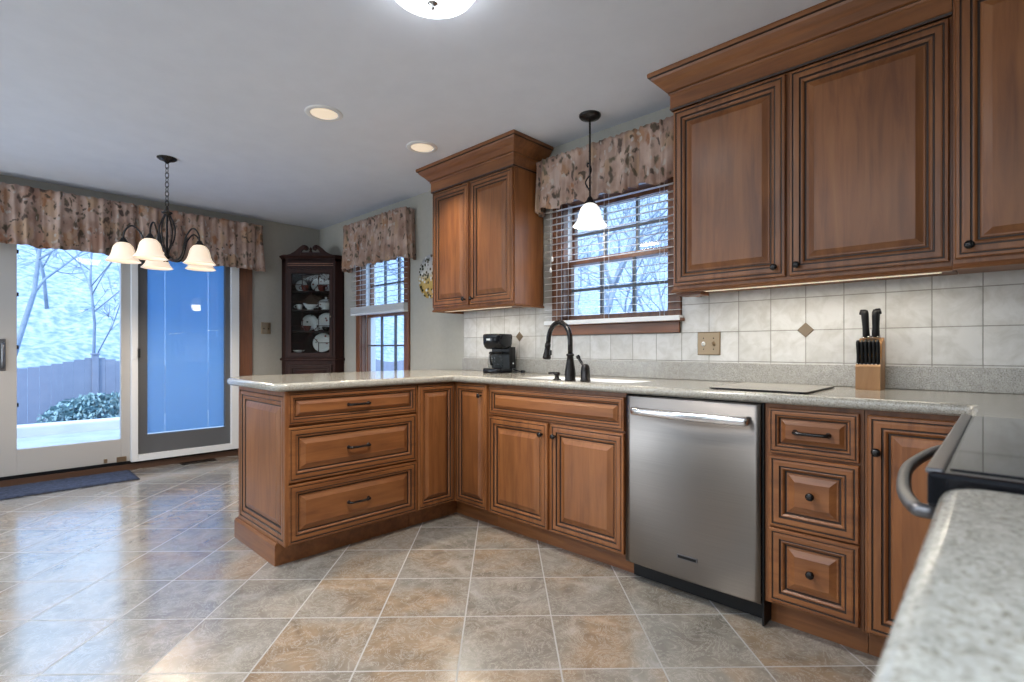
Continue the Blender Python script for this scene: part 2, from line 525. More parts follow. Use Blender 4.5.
# ------------------------------------------------------------------ mesh helpers (all in world coordinates)
class MB:
    def __init__(s):
        s.v, s.f, s.m, s.s = [], [], [], []

    def add(s, vs, fs, mat=0, smooth=False):
        k = len(s.v)
        s.v += [Vector(p) for p in vs]
        for f in fs:
            s.f.append([i + k for i in f])
            s.m.append(mat)
            s.s.append(smooth)
        return s

    def box(s, x0, x1, y0, y1, z0, z1, mat=0, bev=0.0):
        x0, x1 = min(x0, x1), max(x0, x1)
        y0, y1 = min(y0, y1), max(y0, y1)
        z0, z1 = min(z0, z1), max(z0, z1)
        if bev <= 0:
            vs = [(x, y, z) for z in (z0, z1) for y in (y0, y1) for x in (x0, x1)]
            return s.add(vs, [(0, 2, 3, 1), (4, 5, 7, 6), (0, 1, 5, 4), (2, 6, 7, 3), (0, 4, 6, 2), (1, 3, 7, 5)], mat)
        bm = bmesh.new()
        bmesh.ops.create_cube(bm, size=1)
        for v in bm.verts:
            v.co = Vector(((x0 + x1) / 2 + v.co.x * (x1 - x0), (y0 + y1) / 2 + v.co.y * (y1 - y0), (z0 + z1) / 2 + v.co.z * (z1 - z0)))
        bmesh.ops.bevel(bm, geom=bm.edges[:], offset=min(bev, 0.45 * min(x1 - x0, y1 - y0, z1 - z0)), segments=2, affect='EDGES', profile=0.6)
        return s.from_bm(bm, mat)

    def from_bm(s, bm, mat=0, smooth=False):
        bm.verts.index_update()
        s.add([v.co.copy() for v in bm.verts], [[v.index for v in f.verts] for f in bm.faces], mat, smooth)
        bm.free()
        return s

    def obox(s, O, u, v, n, w, h, d, mat=0):
        """box from corner O, sizes w,h,d along u,v,n"""
        O, u, v, n = Vector(O), Vector(u), Vector(v), Vector(n)
        vs = [O + u * a + v * b + n * c for c in (0, d) for b in (0, h) for a in (0, w)]
        return s.add(vs, [(0, 2, 3, 1), (4, 5, 7, 6), (0, 1, 5, 4), (2, 6, 7, 3), (0, 4, 6, 2), (1, 3, 7, 5)], mat)

    def prism(s, poly, z0, z1, mat=0):
        k = len(poly)
        vs = [(x, y, z0) for x, y in poly] + [(x, y, z1) for x, y in poly]
        fs = [list(range(k))[::-1], list(range(k, 2 * k))] + [(i, (i + 1) % k, k + (i + 1) % k, k + i) for i in range(k)]
        return s.add(vs, fs, mat)

    def rings(s, loops, mat=0, smooth=True, closed=True, cap0=True, cap1=True, mats=None):
        """bridge a list of vertex loops"""
        k = len(loops[0])
        vs = [p for l in loops for p in l]
        fs, ms = [], []
        for i in range(len(loops) - 1):
            for j in range(k if closed else k - 1):
                a, b = i * k + j, i * k + (j + 1) % k
                fs.append((a, b, b + k, a + k))
                ms.append(mats[i] if mats else mat)
        if cap0:
            fs.append(list(range(k))[::-1])
            ms.append(mats[0] if mats else mat)
        if cap1:
            fs.append([(len(loops) - 1) * k + j for j in range(k)])
            ms.append(mats[-1] if mats else mat)
        kk = len(s.v)
        s.v += [Vector(p) for p in vs]
        for f, m_ in zip(fs, ms):
            s.f.append([i + kk for i in f])
            s.m.append(m_)
            s.s.append(smooth)
        return s

    def tube(s, path, r, seg=8, mat=0, smooth=True):
        path = [Vector(p) for p in path]
        n = len(path)
        rr = r if isinstance(r, (list, tuple)) else [r] * n
        loops = []
        up = None
        for i, p in enumerate(path):
            d = (path[min(i + 1, n - 1)] - path[max(i - 1, 0)]).normalized()
            if up is None:
                up = Vector((0, 0, 1)) if abs(d.z) < 0.9 else Vector((1, 0, 0))
            a = d.cross(up)
            if a.length < 1e-5:
                a = d.orthogonal()
            a.normalize()
            b = a.cross(d).normalized()
            up = b
            loops.append([p + (a * math.cos(t) + b * math.sin(t)) * rr[i] for t in [2 * math.pi * j / seg for j in range(seg)]])
        return s.rings(loops, mat, smooth)

    def lathe(s, c, prof, axis=(0, 0, 1), seg=24, mat=0, smooth=True, sx=1.0, open_=False):
        c, ax = Vector(c), Vector(axis).normalized()
        a = Vector((1, 0, 0)) if abs(ax.x) < 0.9 else Vector((0, 1, 0))
        a = (a - ax * a.dot(ax)).normalized()
        b = ax.cross(a)
        loops = [[c + ax * t + (a * math.cos(q) * sx + b * math.sin(q)) * max(r, 1e-4) for q in [2 * math.pi * j / seg for j in range(seg)]] for r, t in prof]
        return s.rings(loops, mat, smooth, cap0=not open_, cap1=not open_)

    def sweep(s, path, prof, mat=0, smooth=False, out=1, mats=None):
        """open 2D path (x,y), closed profile (offset, z); mitred. offset positive = to the right of travel"""
        n = len(path)
        P2 = [Vector((p[0], p[1])) for p in path]
        loops = []
        for i in range(n):
            d0 = (P2[i] - P2[i - 1]).normalized() if i > 0 else None
            d1 = (P2[i + 1] - P2[i]).normalized() if i < n - 1 else None
            nn = [Vector((d.y, -d.x)) for d in (d0, d1) if d is not None]
            m = nn[0] if len(nn) == 1 else (nn[0] + nn[1]) / (1 + nn[0].dot(nn[1]))
            m = m * out
            loops.append([Vector((P2[i].x + m.x * o, P2[i].y + m.y * o, z)) for o, z in prof])
        k = len(prof)
        vs = [p for l in loops for p in l]
        kk = len(s.v)
        s.v += vs
        for i in range(n - 1):
            for j in range(k):
                a, b = i * k + j, i * k + (j + 1) % k
                s.f.append([kk + a, kk + b, kk + b + k, kk + a + k])
                s.m.append(mats[j] if mats else mat)
                s.s.append(smooth)
        for base, rev in ((0, True), ((n - 1) * k, False)):
            l = [kk + base + j for j in range(k)]
            s.f.append(l[::-1] if rev else l)
            s.m.append(mat)
            s.s.append(False)
        return s

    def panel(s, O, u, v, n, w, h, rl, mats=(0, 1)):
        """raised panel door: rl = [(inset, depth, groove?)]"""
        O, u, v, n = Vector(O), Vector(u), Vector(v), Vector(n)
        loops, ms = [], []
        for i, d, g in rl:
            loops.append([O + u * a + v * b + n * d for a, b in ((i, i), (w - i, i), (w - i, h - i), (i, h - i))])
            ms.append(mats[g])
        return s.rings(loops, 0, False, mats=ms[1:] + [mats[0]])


def smooth_path(pts, k=6):
    pts = [Vector(p) for p in pts]
    out = []
    for i in range(len(pts) - 1):
        p0, p1, p2, p3 = pts[max(i - 1, 0)], pts[i], pts[i + 1], pts[min(i + 2, len(pts) - 1)]
        for j in range(k):
            t = j / k
            out.append(0.5 * ((2 * p1) + (p2 - p0) * t + (2 * p0 - 5 * p1 + 4 * p2 - p3) * t * t + (3 * p1 - p0 - 3 * p2 + p3) * t ** 3))
    out.append(pts[-1])
    return out


WL = {}


def obj(name, mb, mats, parent=None, fix=True):
    me = bpy.data.meshes.new(name)
    lo = Vector((min(v.x for v in mb.v), min(v.y for v in mb.v), min(v.z for v in mb.v)))
    hi = Vector((max(v.x for v in mb.v), max(v.y for v in mb.v), max(v.z for v in mb.v)))
    c = (lo + hi) / 2
    me.from_pydata([v - c for v in mb.v], [], mb.f)
    if not isinstance(mats, (list, tuple)):
        mats = [mats]
    for m in mats:
        me.materials.append(m)
    for p, m_, s_ in zip(me.polygons, mb.m, mb.s):
        p.material_index = m_
        p.use_smooth = s_
    if fix:
        bm = bmesh.new()
        bm.from_mesh(me)
        bmesh.ops.recalc_face_normals(bm, faces=bm.faces)
        bm.to_mesh(me)
        bm.free()
    o = bpy.data.objects.new(name, me)
    COL.objects.link(o)
    WL[o.name] = c
    if parent is not None:
        o.parent = parent
        o.location = c - WL[parent.name]
    else:
        o.location = c
    return o


def tag(o, label, cat, group=None):
    o['label'] = label
    o['category'] = cat
    if group:
        o['group'] = group
    return o


def thing(name, label, cat, loc, group=None):
    o = bpy.data.objects.new(name, None)
    o.empty_display_size = 0.05
    COL.objects.link(o)
    o.location = loc
    WL[o.name] = Vector(loc)
    return tag(o, label, cat, group)


def struct(name, mb=None, mats=None, loc=None):
    if mb is not None:
        o = obj(name, mb, mats)
    else:
        o = bpy.data.objects.new(name, None)
        o.empty_display_size = 0.05
        COL.objects.link(o)
        o.location = loc
        WL[o.name] = Vector(loc)
    o['kind'] = 'structure'
    return o


def copy_tree(src, delta, label=None, group=None):
    """a copy of a thing with copies of its parts and sub-parts"""
    r = src.copy()
    COL.objects.link(r)
    r.location = src.location + Vector(delta)
    WL[r.name] = WL[src.name] + Vector(delta)
    if label:
        r['label'] = label
    if group:
        r['group'] = group
    for ch in list(src.children):
        c = ch.copy()
        COL.objects.link(c)
        c.parent = r
        for g in list(ch.children):
            d = g.copy()
            COL.objects.link(d)
            d.parent = c
    return r


X_, Y_, Z_ = Vector((1, 0, 0)), Vector((0, 1, 0)), Vector((0, 0, 1))

# ------------------------------------------------------------------ room shell
XL, YB, ZC, XR, YF = -5.66, 2.69, 2.445, 0.60, -3.20


def wall_with_holes(a0, a1, z0, z1, holes, mk):
    """holes: (a0,a1,z0,z1) sorted by a; mk(a0,a1,z0,z1) adds a box"""
    a = a0
    for h in holes:
        mk(a, h[0], z0, z1)
        if h[2] > z0:
            mk(h[0], h[1], z0, h[2])
        if h[3] < z1:
            mk(h[0], h[1], h[3], z1)
        a = h[1]
    mk(a, a1, z0, z1)


m = MB().box(XL - 0.16, XR + 0.12, YF - 0.12, YB + 0.16, -0.06, 0.0)
struct('floor', m, M['floor'])
m = MB().box(XL - 0.16, XR + 0.12, YF - 0.12, YB + 0.16, ZC, ZC + 0.12)
struct('ceiling', m, M['ceiling'])
m = MB()
W1 = (-2.13, -1.36, 1.255, 2.06)
W2 = (-4.73, -3.94, 0.78, 2.06)
wall_with_holes(XL - 0.16, XR + 0.12, 0, ZC, [W2, W1], lambda a, b, c, d: m.box(a, b, YB, YB + 0.16, c, d))
struct('wall_back', m, M['wall'])
m = MB()
wall_with_holes(YF, YB, 0, ZC, [(-0.02, 1.82, 0.0, 2.09)], lambda a, b, c, d: m.box(XL - 0.16, XL, a, b, c, d))
struct('wall_left', m, M['wall'])
struct('wall_right', MB().box(XR, XR + 0.12, YF, YB, 0, ZC), M['wall'])
m = MB()
WF = (-3.95, -3.62, 0.5, 2.1)
wall_with_holes(XL - 0.16, XR + 0.12, 0, ZC, [WF], lambda a, b, c, d: m.box(a, b, YF - 0.12, YF, c, d))
struct('wall_front', m, M['wall'])

# tiled backsplash on the sink wall
m = MB()
m.box(-3.118, -2.206, 2.680, 2.690, 0.914, 1.392)
m.box(-2.206, -1.282, 2.680, 2.690, 0.914, 1.170)
m.box(-1.282, 0.598, 2.680, 2.690, 0.914, 1.392)
bs = struct('trim_1', m, M['tile'])
for x in (-0.674, -2.508):
    d = MB()
    q = 0.035
    d.rings([[(x + a * s, y, 1.170 + b * s) for a, b in ((q, 0), (0, q), (-q, 0), (0, -q))] for y, s in ((2.681, 1), (2.6765, 1), (2.675, 0.9))], smooth=False)
    o = obj('tile_inset', d, M['inset'], bs)
    o['label'] = 'bronze diamond inset in the tile joint'

# ------------------------------------------------------------------ windows in the sink wall


def window(name, hole, apron_bottom=None, lower_cols=3):
    x0, x1, z0, z1 = hole
    r = struct(name, loc=((x0 + x1) / 2, YB, z0))
    cw = 0.072
    m = MB()
    m.box(x0 - cw, x0 + 0.004, 2.670, 2.690, z0 - 0.005, z1 + cw, bev=0.004)
    m.box(x1 - 0.004, x1 + cw, 2.670, 2.690, z0 - 0.005, z1 + cw, bev=0.004)
    obj('side_casing', m, M['trim_v'], r)
    m = MB().box(x0 - cw, x1 + cw, 2.669, 2.690, z1, z1 + cw, bev=0.004)
    obj('head_casing', m, M['trim_x'], r)
    m = MB()
    m.box(x0 - cw - 0.035, x1 + cw + 0.02, 2.628, 2.735, z0 - 0.020, z0 - 0.002, bev=0.004)
    obj('stool', m, M['trim_x'], r)
    m = MB().box(x0 - cw, x1 + cw - 0.005, 2.664, 2.682, z0 - 0.083, z0 - 0.020, bev=0.004)
    obj('apron', m, M['trim_x'], r)
    m = MB()
    m.box(x0, x0 + 0.012, 2.690, 2.738, z0, z1)
    m.box(x1 - 0.012, x1, 2.690, 2.738, z0, z1)
    m.box(x0 + 0.012, x1 - 0.012, 2.690, 2.85, z1 - 0.012, z1)
    m.box(x0 + 0.012, x1 - 0.012, 2.735, 2.85, z0, z0 + 0.010)
    obj('jamb', m, M['trim_v'], r)
    for xa, xb in ((x0, x0 + 0.012), (x1 - 0.012, x1)):
        m = MB()
        m.box(xa, xb, 2.738, 2.85, z0 + 0.010, z1 - 0.012)
        obj('track_liner', m, M['white'], r)
    zm = (z0 + z1) / 2
    for nm, ya, yb, za, zb in (('lower_sash', 2.745, 2.780, z0 + 0.010, zm + 0.018), ('upper_sash', 2.785, 2.820, zm - 0.018, z1 - 0.012)):
        xa, xb = x0 + 0.013, x1 - 0.013
        st, mu = 0.020, 0.016
        m = MB()
        m.box(xa, xa + st, ya, yb, za, zb)
        m.box(xb - st, xb, ya, yb, za, zb)
        m.box(xa + st, xb - st, ya, yb, za, za + 0.036)
        m.box(xa + st, xb - st, ya, yb, zb - 0.036, zb)
        s_ = obj(nm, m, M['trim_v'], r)
        m = MB()
        for k in (1, 2):
            xc = xa + st + (xb - xa - 2 * st) * k / 3
            m.box(xc - mu / 2, xc + mu / 2, ya + 0.006, yb - 0.006, za + 0.036, zb - 0.036)
        zc = (za + zb) / 2
        m.box(xa + st, xb - st, ya + 0.008, yb - 0.008, zc - mu / 2, zc + mu / 2)
        obj('muntins', m, M['grey_paint'], s_)
        m = MB().box(xa + st - 0.004, xb - st + 0.004, (ya + yb) / 2 - 0.002, (ya + yb) / 2 + 0.002, za + 0.03, zb - 0.03)
        obj('pane', m, M['glass'], s_)
    return r


window('window_1', W1)
window('window_2', W2)

# window added behind the camera to reflect as a bright stripe in the steel
x0, x1, z0, z1 = WF
r = struct('added_window', loc=((x0 + x1) / 2, YF, z0))
m = MB()
for b in ((x0 - 0.07, x0 + 0.02, z0 - 0.07, z1 + 0.07), (x1 - 0.02, x1 + 0.07, z0 - 0.07, z1 + 0.07), (x0 + 0.02, x1 - 0.02, z0 - 0.07, z0 + 0.02), (x0 + 0.02, x1 - 0.02, z1 - 0.02, z1 + 0.07)):
    m.box(b[0], b[1], YF - 0.03, YF + 0.02, b[2], b[3])
obj('window_frame', m, M['trim_v'], r)
obj('pane', MB().box(x0 + 0.02, x1 - 0.02, YF - 0.06, YF - 0.055, z0 + 0.02, z1 - 0.02), M['glass'], r)

# ------------------------------------------------------------------ sliding patio door in the left wall
XD = -5.62
dr = struct('door_1', loc=(XL, 0.9, 0))
m = MB()
m.box(-5.72, -5.600, 0.929, 0.978, 0.072, 2.09, bev=0.004)
m.box(-5.72, -5.600, 1.748, 1.820, 0.072, 2.09, bev=0.004)
m.box(-5.72, -5.600, 0.978, 1.748, 0.072, 0.128, bev=0.004)
m.box(-5.72, -5.600, 0.978, 1.748, 2.04, 2.09, bev=0.004)
o = obj('fixed_frame', m, M['white'], dr)
o['label'] = 'white outer frame of the fixed door panel'
m = MB()
m.box(-5.70, -5.645, 0.978, 1.055, 0.128, 2.04)
m.box(-5.70, -5.645, 1.702, 1.748, 0.128, 2.04)
m.box(-5.70, -5.645, 1.055, 1.702, 0.128, 0.297)
m.box(-5.70, -5.645, 1.055, 1.702, 1.95, 2.04)
sash = obj('fixed_panel', m, M['grey_paint'], dr)
sash['label'] = 'grey inner panel with closed sky-tinted blind behind its glass'
obj('pane', MB().box(-5.672, -5.667, 1.050, 1.707, 0.292, 1.955), M['glass'], sash)
m = MB()
z = 0.305
while z < 1.945:
    # closed mini-blind slats, overlapping like shingles, slotted where the ladder cords run
    for ya, yb in ((1.056, 1.198), (1.201, 1.559), (1.562, 1.701)):
        m.add([(-5.688, ya, z + 0.018), (-5.688, yb, z + 0.018), (-5.683, yb, z), (-5.683, ya, z),
               (-5.6895, ya, z + 0.018), (-5.6895, yb, z + 0.018), (-5.6845, yb, z), (-5.6845, ya, z)],
              [(0, 1, 2, 3), (7, 6, 5, 4), (0, 4, 5, 1), (3, 2, 6, 7), (0, 3, 7, 4), (1, 5, 6, 2)])
    z += 0.0155
obj('mini_blind', m, M['door_blind'], sash)
m = MB()
m.box(-5.71, -5.648, -0.020, 0.197, 0.079, 2.075, bev=0.003)
m.box(-5.71, -5.648, 0.861, 0.929, 0.079, 2.075, bev=0.003)
m.box(-5.71, -5.648, 0.197, 0.861, 0.079, 0.281, bev=0.003)
m.box(-5.71, -5.648, 0.197, 0.861, 1.95, 2.075, bev=0.003)
sl = obj('sliding_panel', m, M['greige'], dr)
sl['label'] = 'taupe sliding door panel with clear glass'
obj('pane', MB().box(-5.685, -5.680, 0.190, 0.868, 0.275, 1.956), M['glass'], sl)
m = MB()
for zz in (0.62, 1.08, 1.50, 1.84):
    m.box(-5.668, -5.652, 0.197, 0.208, zz, zz + 0.03)
obj('glazing_clip', m, M['black'], sl)
m = MB()
m.tube(smooth_path([(-5.646, 0.118, 1.13), (-5.612, 0.118, 1.125), (-5.605, 0.118, 1.08), (-5.605, 0.118, 0.99), (-5.612, 0.118, 0.945), (-5.646, 0.118, 0.94)], 4), 0.010, 8)
m.box(-5.650, -5.640, 0.095, 0.135, 0.91, 1.16, bev=0.004)
obj('pull_handle', m, M['steel_trim'], dr)
m = MB()
m.box(-5.602, -5.590, 0.936, 0.972, 0.985, 1.10, bev=0.004)
o = obj('latch', m, M['white'], dr)
m = MB().box(-5.598, -5.575, 0.974, 0.992, 1.00, 1.085, bev=0.006)
obj('thumb_turn', m, M['black'], o)
m = MB()
m.box(-5.655, -5.640, 0.74, 0.765, 0.085, 0.12)
m.box(-5.655, -5.640, 0.83, 0.90, 0.082, 0.125)
o = obj('foot_bolt', m, M['brass'], dr)
m = MB().box(-5.72, -5.640, -0.02, 1.82, 0.0, 0.050)
obj('sill', m, M['trim_dark'], dr)
m = MB().box(-5.70, -5.652, -0.02, 1.82, 0.050, 0.0785)
obj('shadow_gap', m, M['black'], dr)  # black strip standing in for the shadow gap under the door frame
m = MB()
m.box(-5.660, -5.634, 1.820, 1.958, 0.0, 2.17, bev=0.005)
m.box(-5.660, -5.634, -0.16, -0.02, 0.0, 2.17, bev=0.005)
m.box(-5.660, -5.634, -0.02, 1.82, 2.09, 2.17)
obj('door_casing', m, M['trim_v'], dr)

# baseboards where the walls meet the floor
m = MB().box(XL, XL + 0.014, 1.96, YB, 0, 0.09)
struct('baseboard_left', m, M['trim_x'])
m = MB().box(XL + 0.014, -3.16, YB - 0.014, YB, 0, 0.09)
struct('baseboard_back', m, M['trim_x'])

# ------------------------------------------------------------------ cabinets
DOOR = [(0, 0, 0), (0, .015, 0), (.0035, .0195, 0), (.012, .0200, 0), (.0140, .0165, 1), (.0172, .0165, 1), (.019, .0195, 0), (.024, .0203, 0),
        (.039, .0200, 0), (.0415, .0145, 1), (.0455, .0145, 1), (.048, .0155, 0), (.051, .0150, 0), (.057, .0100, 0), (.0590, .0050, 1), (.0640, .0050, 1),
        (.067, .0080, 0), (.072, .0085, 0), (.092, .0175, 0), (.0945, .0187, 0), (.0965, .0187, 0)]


def scaled(rl, s, d0=0.0):
    return [(i * s, d, g) for i, d, g in rl]


def front(name, parent, O, u, n, w, h, wm='wood_v', s=None):
    """a raised-panel door or drawer front; O = lower-left back corner"""
    if s is None:
        s = min(1.0, 0.36 * min(w, h) / 0.0965)
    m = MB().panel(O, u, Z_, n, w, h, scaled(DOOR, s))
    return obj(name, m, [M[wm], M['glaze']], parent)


def knob(parent, c, n):
    m = MB().lathe(c, [(.0065, 0), (.0065, .004), (.0045, .007), (.0048, .013), (.011, .018), (.0145, .023), (.0140, .028), (.009, .0315), (.001, .0325)], n, 16)
    return obj('knob', m, M['bronze'], parent)


def pull(parent, c, u, n, L=0.118):
    c, u, n = Vector(c), Vector(u), Vector(n)
    m = MB()
    pts = smooth_path([c - u * L / 2, c - u * L / 2 + n * .016, c - u * (L / 2 - .012) + n * .027, c + n * .030, c + u * (L / 2 - .012) + n * .027, c + u * L / 2 + n * .016, c + u * L / 2], 5)
    k = len(pts)
    m.tube(pts, [.0062 + .0018 * abs(i / (k - 1) - .5) * 2 for i in range(k)], 8)
    for sg in (-1, 1):
        m.lathe(c + u * sg * L / 2, [(.010, 0), (.010, .003), (.007, .006)], n, 12)
    return obj('pull', m, M['bronze'], parent)


def carcass(x0, x1, y0, y1, z0, z1, face, t=.018, top=True):
    """hollow box; face = which side is the face frame ('-Y','+X','-X')"""
    m = MB()
    m.box(x0, x1, y0, y1, z0, z0 + t)
    if top:
        m.box(x0, x1, y0, y1, z1 - t, z1)
        z1 -= t
    z0 += t
    m.box(x0, x0 + t, y0, y1, z0, z1)
    m.box(x1 - t, x1, y0, y1, z0, z1)
    m.box(x0 + t, x1 - t, y0, y0 + t, z0, z1)
    m.box(x0 + t, x1 - t, y1 - t, y1, z0, z1)
    return m


ZT = 0.8735   # top of base boxes
FY = 2.115    # face-frame plane of the sink run
NY, PX_, NX = Vector((0, -1, 0)), Vector((1, 0, 0)), Vector((-1, 0, 0))

# peninsula drawer base with panelled end
cb = thing('base_cabinet', 'drawer base at the free end of the peninsula with three stacked wide drawers', 'cabinet', (-2.85, 1.42, 0), 'base cabinets under the countertop')
obj('carcass', carcass(-3.150, -2.545, 1.047, 1.806, .105, ZT, '+X'), M['wood_v'], cb)
for z0, z1 in ((.116, .410), (.4205, .693), (.706, .864)):
    d = front('drawer', cb, (-2.545, 1.043, z0), Y_, PX_, .758, z1 - z0, 'wood_y', s=0.92 if z1 < .8 else 0.62)
    pull(d, (-2.5280, 1.422, (z0 + z1) / 2), Y_, PX_)
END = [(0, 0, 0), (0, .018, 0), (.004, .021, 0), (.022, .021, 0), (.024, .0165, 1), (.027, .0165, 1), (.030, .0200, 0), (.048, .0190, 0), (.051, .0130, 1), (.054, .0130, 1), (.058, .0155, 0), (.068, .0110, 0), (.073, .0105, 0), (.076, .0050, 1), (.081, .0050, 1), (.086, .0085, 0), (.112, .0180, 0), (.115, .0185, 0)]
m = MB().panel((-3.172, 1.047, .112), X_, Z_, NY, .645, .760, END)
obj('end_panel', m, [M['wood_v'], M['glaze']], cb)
m = MB()
m.sweep([(-3.185, 1.30), (-3.185, 1.022), (-2.613, 1.022)], [(-.02, 0), (0.010, 0), (0.010, .098), (0.004, .112), (-.02, .114)], out=1)
m.box(-2.633, -2.615, 1.035, 1.806, 0, .105)
obj('plinth', m, M['wood_x'], cb)
m = MB().box(-3.172, -3.151, 1.047, 1.806, .112, .8725)
obj('back_panel', m, M['wood_v'], cb)

# inside corner unit: two narrow doors meeting
cb = thing('base_cabinet', 'corner base cabinet whose two narrow doors meet in the inside corner', 'cabinet', (-2.6, 2.2, 0), 'base cabinets under the countertop')
m = MB().prism([(-3.150, 1.810), (-2.545, 1.810), (-2.545, 2.115), (-2.228, 2.115), (-2.228, 2.655), (-3.150, 2.655)], .105, ZT)
obj('carcass', m, M['wood_v'], cb)
front('door', cb, (-2.545, 1.816, .116), Y_, PX_, .277, .748, s=0.78)
d = front('door', cb, (-2.5225, FY, .116), X_, NY, .2875, .748, s=0.78)
knob(d, (-2.282, FY - .019, .800), NY)
m = MB().prism([(-2.633, 1.810), (-2.615, 1.810), (-2.615, 2.185), (-2.228, 2.185), (-2.228, 2.203), (-2.633, 2.203)], 0, .104)
obj('toe_kick', m, M['wood_x'], cb)

# sink base
cb = thing('base_cabinet', 'sink base cabinet with a wide false front above a pair of doors', 'cabinet', (-1.755, 2.38, 0), 'base cabinets under the countertop')
obj('carcass', carcass(-2.226, -1.285, FY, 2.655, .105, ZT, '-Y', top=False), M['wood_v'], cb)
front('false_front', cb, (-2.214, FY, .693), X_, NY, .922, .160, 'wood_x', s=0.62)
for x0, x1, kx in ((-2.214, -1.7615, -1.797), (-1.7405, -1.292, -1.706)):
    d = front('door', cb, (x0, FY, .113), X_, NY, x1 - x0, .570)
    knob(d, (kx, FY - .019, .622), NY)
m = MB().box(-2.226, -1.285, 2.185, 2.203, 0, .104)
obj('toe_kick', m, M['wood_x'], cb)

# three-drawer base right of the dishwasher
cb = thing('base_cabinet', 'narrow drawer base beside the dishwasher with two square lower drawers', 'cabinet', (-.51, 2.38, 0), 'base cabinets under the countertop')
obj('carcass', carcass(-.672, -.352, FY, 2.655, .105, ZT, '-Y'), M['wood_v'], cb)
for z0, z1, kind in ((.119, .400, 0), (.406, .677, 0), (.687, .857, 1)):
    d = front('drawer', cb, (-.655, FY, z0), X_, NY, .292, z1 - z0, 'wood_x', s=0.95 if not kind else 0.62)
    if kind:
        pull(d, (-.509, FY - .0175, (z0 + z1) / 2), X_, NY, .108)
    else:
        knob(d, (-.509, FY - .0175, (z0 + z1) / 2 + .005), NY)
m = MB().box(-.672, -.352, 2.185, 2.203, 0, .104)
obj('toe_kick', m, M['wood_x'], cb)

# blind corner base by the range
cb = thing('base_cabinet', 'corner base cabinet with one tall door beside the range', 'cabinet', (.1, 2.2, 0), 'base cabinets under the countertop')
m = MB().prism([(-.350, FY), (-.018, FY), (-.018, 1.645), (.590, 1.645), (.590, 2.655), (-.350, 2.655)], .105, ZT)
obj('carcass', m, M['wood_v'], cb)
d = front('door', cb, (-.340, FY, .116), X_, NY, .298, .740)
knob(d, (-.312, FY - .019, .735), NY)
front('door', cb, (-.018, 2.086, .116), -Y_, NX, .420, .740)
m = MB().prism([(-.350, 2.185), (.052, 2.185), (.052, 1.645), (.070, 1.645), (.070, 2.203), (-.350, 2.203)], 0, .104)
obj('toe_kick', m, M['wood_x'], cb)

# base under the near worktop
cb = thing('base_cabinet', 'base cabinet under the pale worktop nearest the camera', 'cabinet', (.28, .1, 0), 'base cabinets under the countertop')
obj('carcass', carcass(-.018, .585, -.600, .845, .105, ZT, '-X'), M['wood_v'], cb)
for y1 in (.835, .118):
    d = front('door', cb, (-.018, y1, .116), -Y_, NX, .705, .570)
    knob(d, (-.037, y1 - .05, .62), NX)
    d = front('drawer', cb, (-.018, y1, .696), -Y_, NX, .705, .160, 'wood_y', s=.62)
    pull(d, (-.0355, y1 - .3525, .776), Y_, NX)
m = MB().box(.052, .070, -.600, .845, 0, .104)
obj('toe_kick', m, M['wood_y'], cb)

# ------------------------------------------------------------------ worktops (2D outlines with rounded edge)


def round_poly(pts, k=6):
    out = []
    n = len(pts)
    for i in range(n):
        p = Vector(pts[i][:2])
        r = pts[i][2] if len(pts[i]) > 2 else 0
        if r <= 0:
            out.append(p)
            continue
        a, b = Vector(pts[i - 1][:2]), Vector(pts[(i + 1) % n][:2])
        da, db = (a - p).normalized(), (b - p).normalized()
        ang = da.angle(db)
        t = r / math.tan(ang / 2)
        c = p + (da + db).normalized() * (r / math.sin(ang / 2))
        s0, s1 = p + da * t - c, p + db * t - c
        th = s0.angle(s1)
        for j in range(k + 1):
            f = j / k
            v = (s0 * math.sin((1 - f) * th) + s1 * math.sin(f * th)) / math.sin(th)
            out.append(c + v)
    return out


def slab(loops, z0, z1, bev):
    """flat outline with holes -> MB with a rounded edge, by filling a 2D curve"""
    cu = bpy.data.curves.new('outline', 'CURVE')
    cu.dimensions = '2D'
    cu.fill_mode = 'BOTH'
    for lp in loops:
        sp = cu.splines.new('POLY')
        sp.points.add(len(lp) - 1)
        for p, q in zip(sp.points, lp):
            p.co = (q[0], q[1], 0, 1)
        sp.use_cyclic_u = True
    cu.extrude = (z1 - z0) / 2 - bev
    cu.bevel_depth = bev
    cu.bevel_resolution = 3
    cu.offset = -bev
    ob = bpy.data.objects.new('outline', cu)
    COL.objects.link(ob)
    dg = bpy.context.evaluated_depsgraph_get()
    me = bpy.data.meshes.new_from_object(ob.evaluated_get(dg))
    m = MB()
    m.add([Vector((v.co.x, v.co.y, v.co.z + (z0 + z1) / 2)) for v in me.vertices], [list(p.vertices) for p in me.polygons])
    for i, p in enumerate(me.polygons):
        m.s[i] = abs(p.normal.z) < 0.99
    bpy.data.objects.remove(ob, do_unlink=True)
    bpy.data.curves.remove(cu)
    bpy.data.meshes.remove(me)
    bm = bmesh.new()
    vs_ = [bm.verts.new(v) for v in m.v]
    for f, s_ in zip(m.f, m.s):
        try:
            ff = bm.faces.new([vs_[i] for i in f])
            ff.smooth = s_
        except ValueError:
            pass
    bmesh.ops.remove_doubles(bm, verts=bm.verts, dist=1e-5)
    bm.verts.index_update()
    r = MB()
    r.add([v.co.copy() for v in bm.verts], [[v.index for v in f.verts] for f in bm.faces])
    r.s = [f.smooth for f in bm.faces]
    bm.free()
    return r


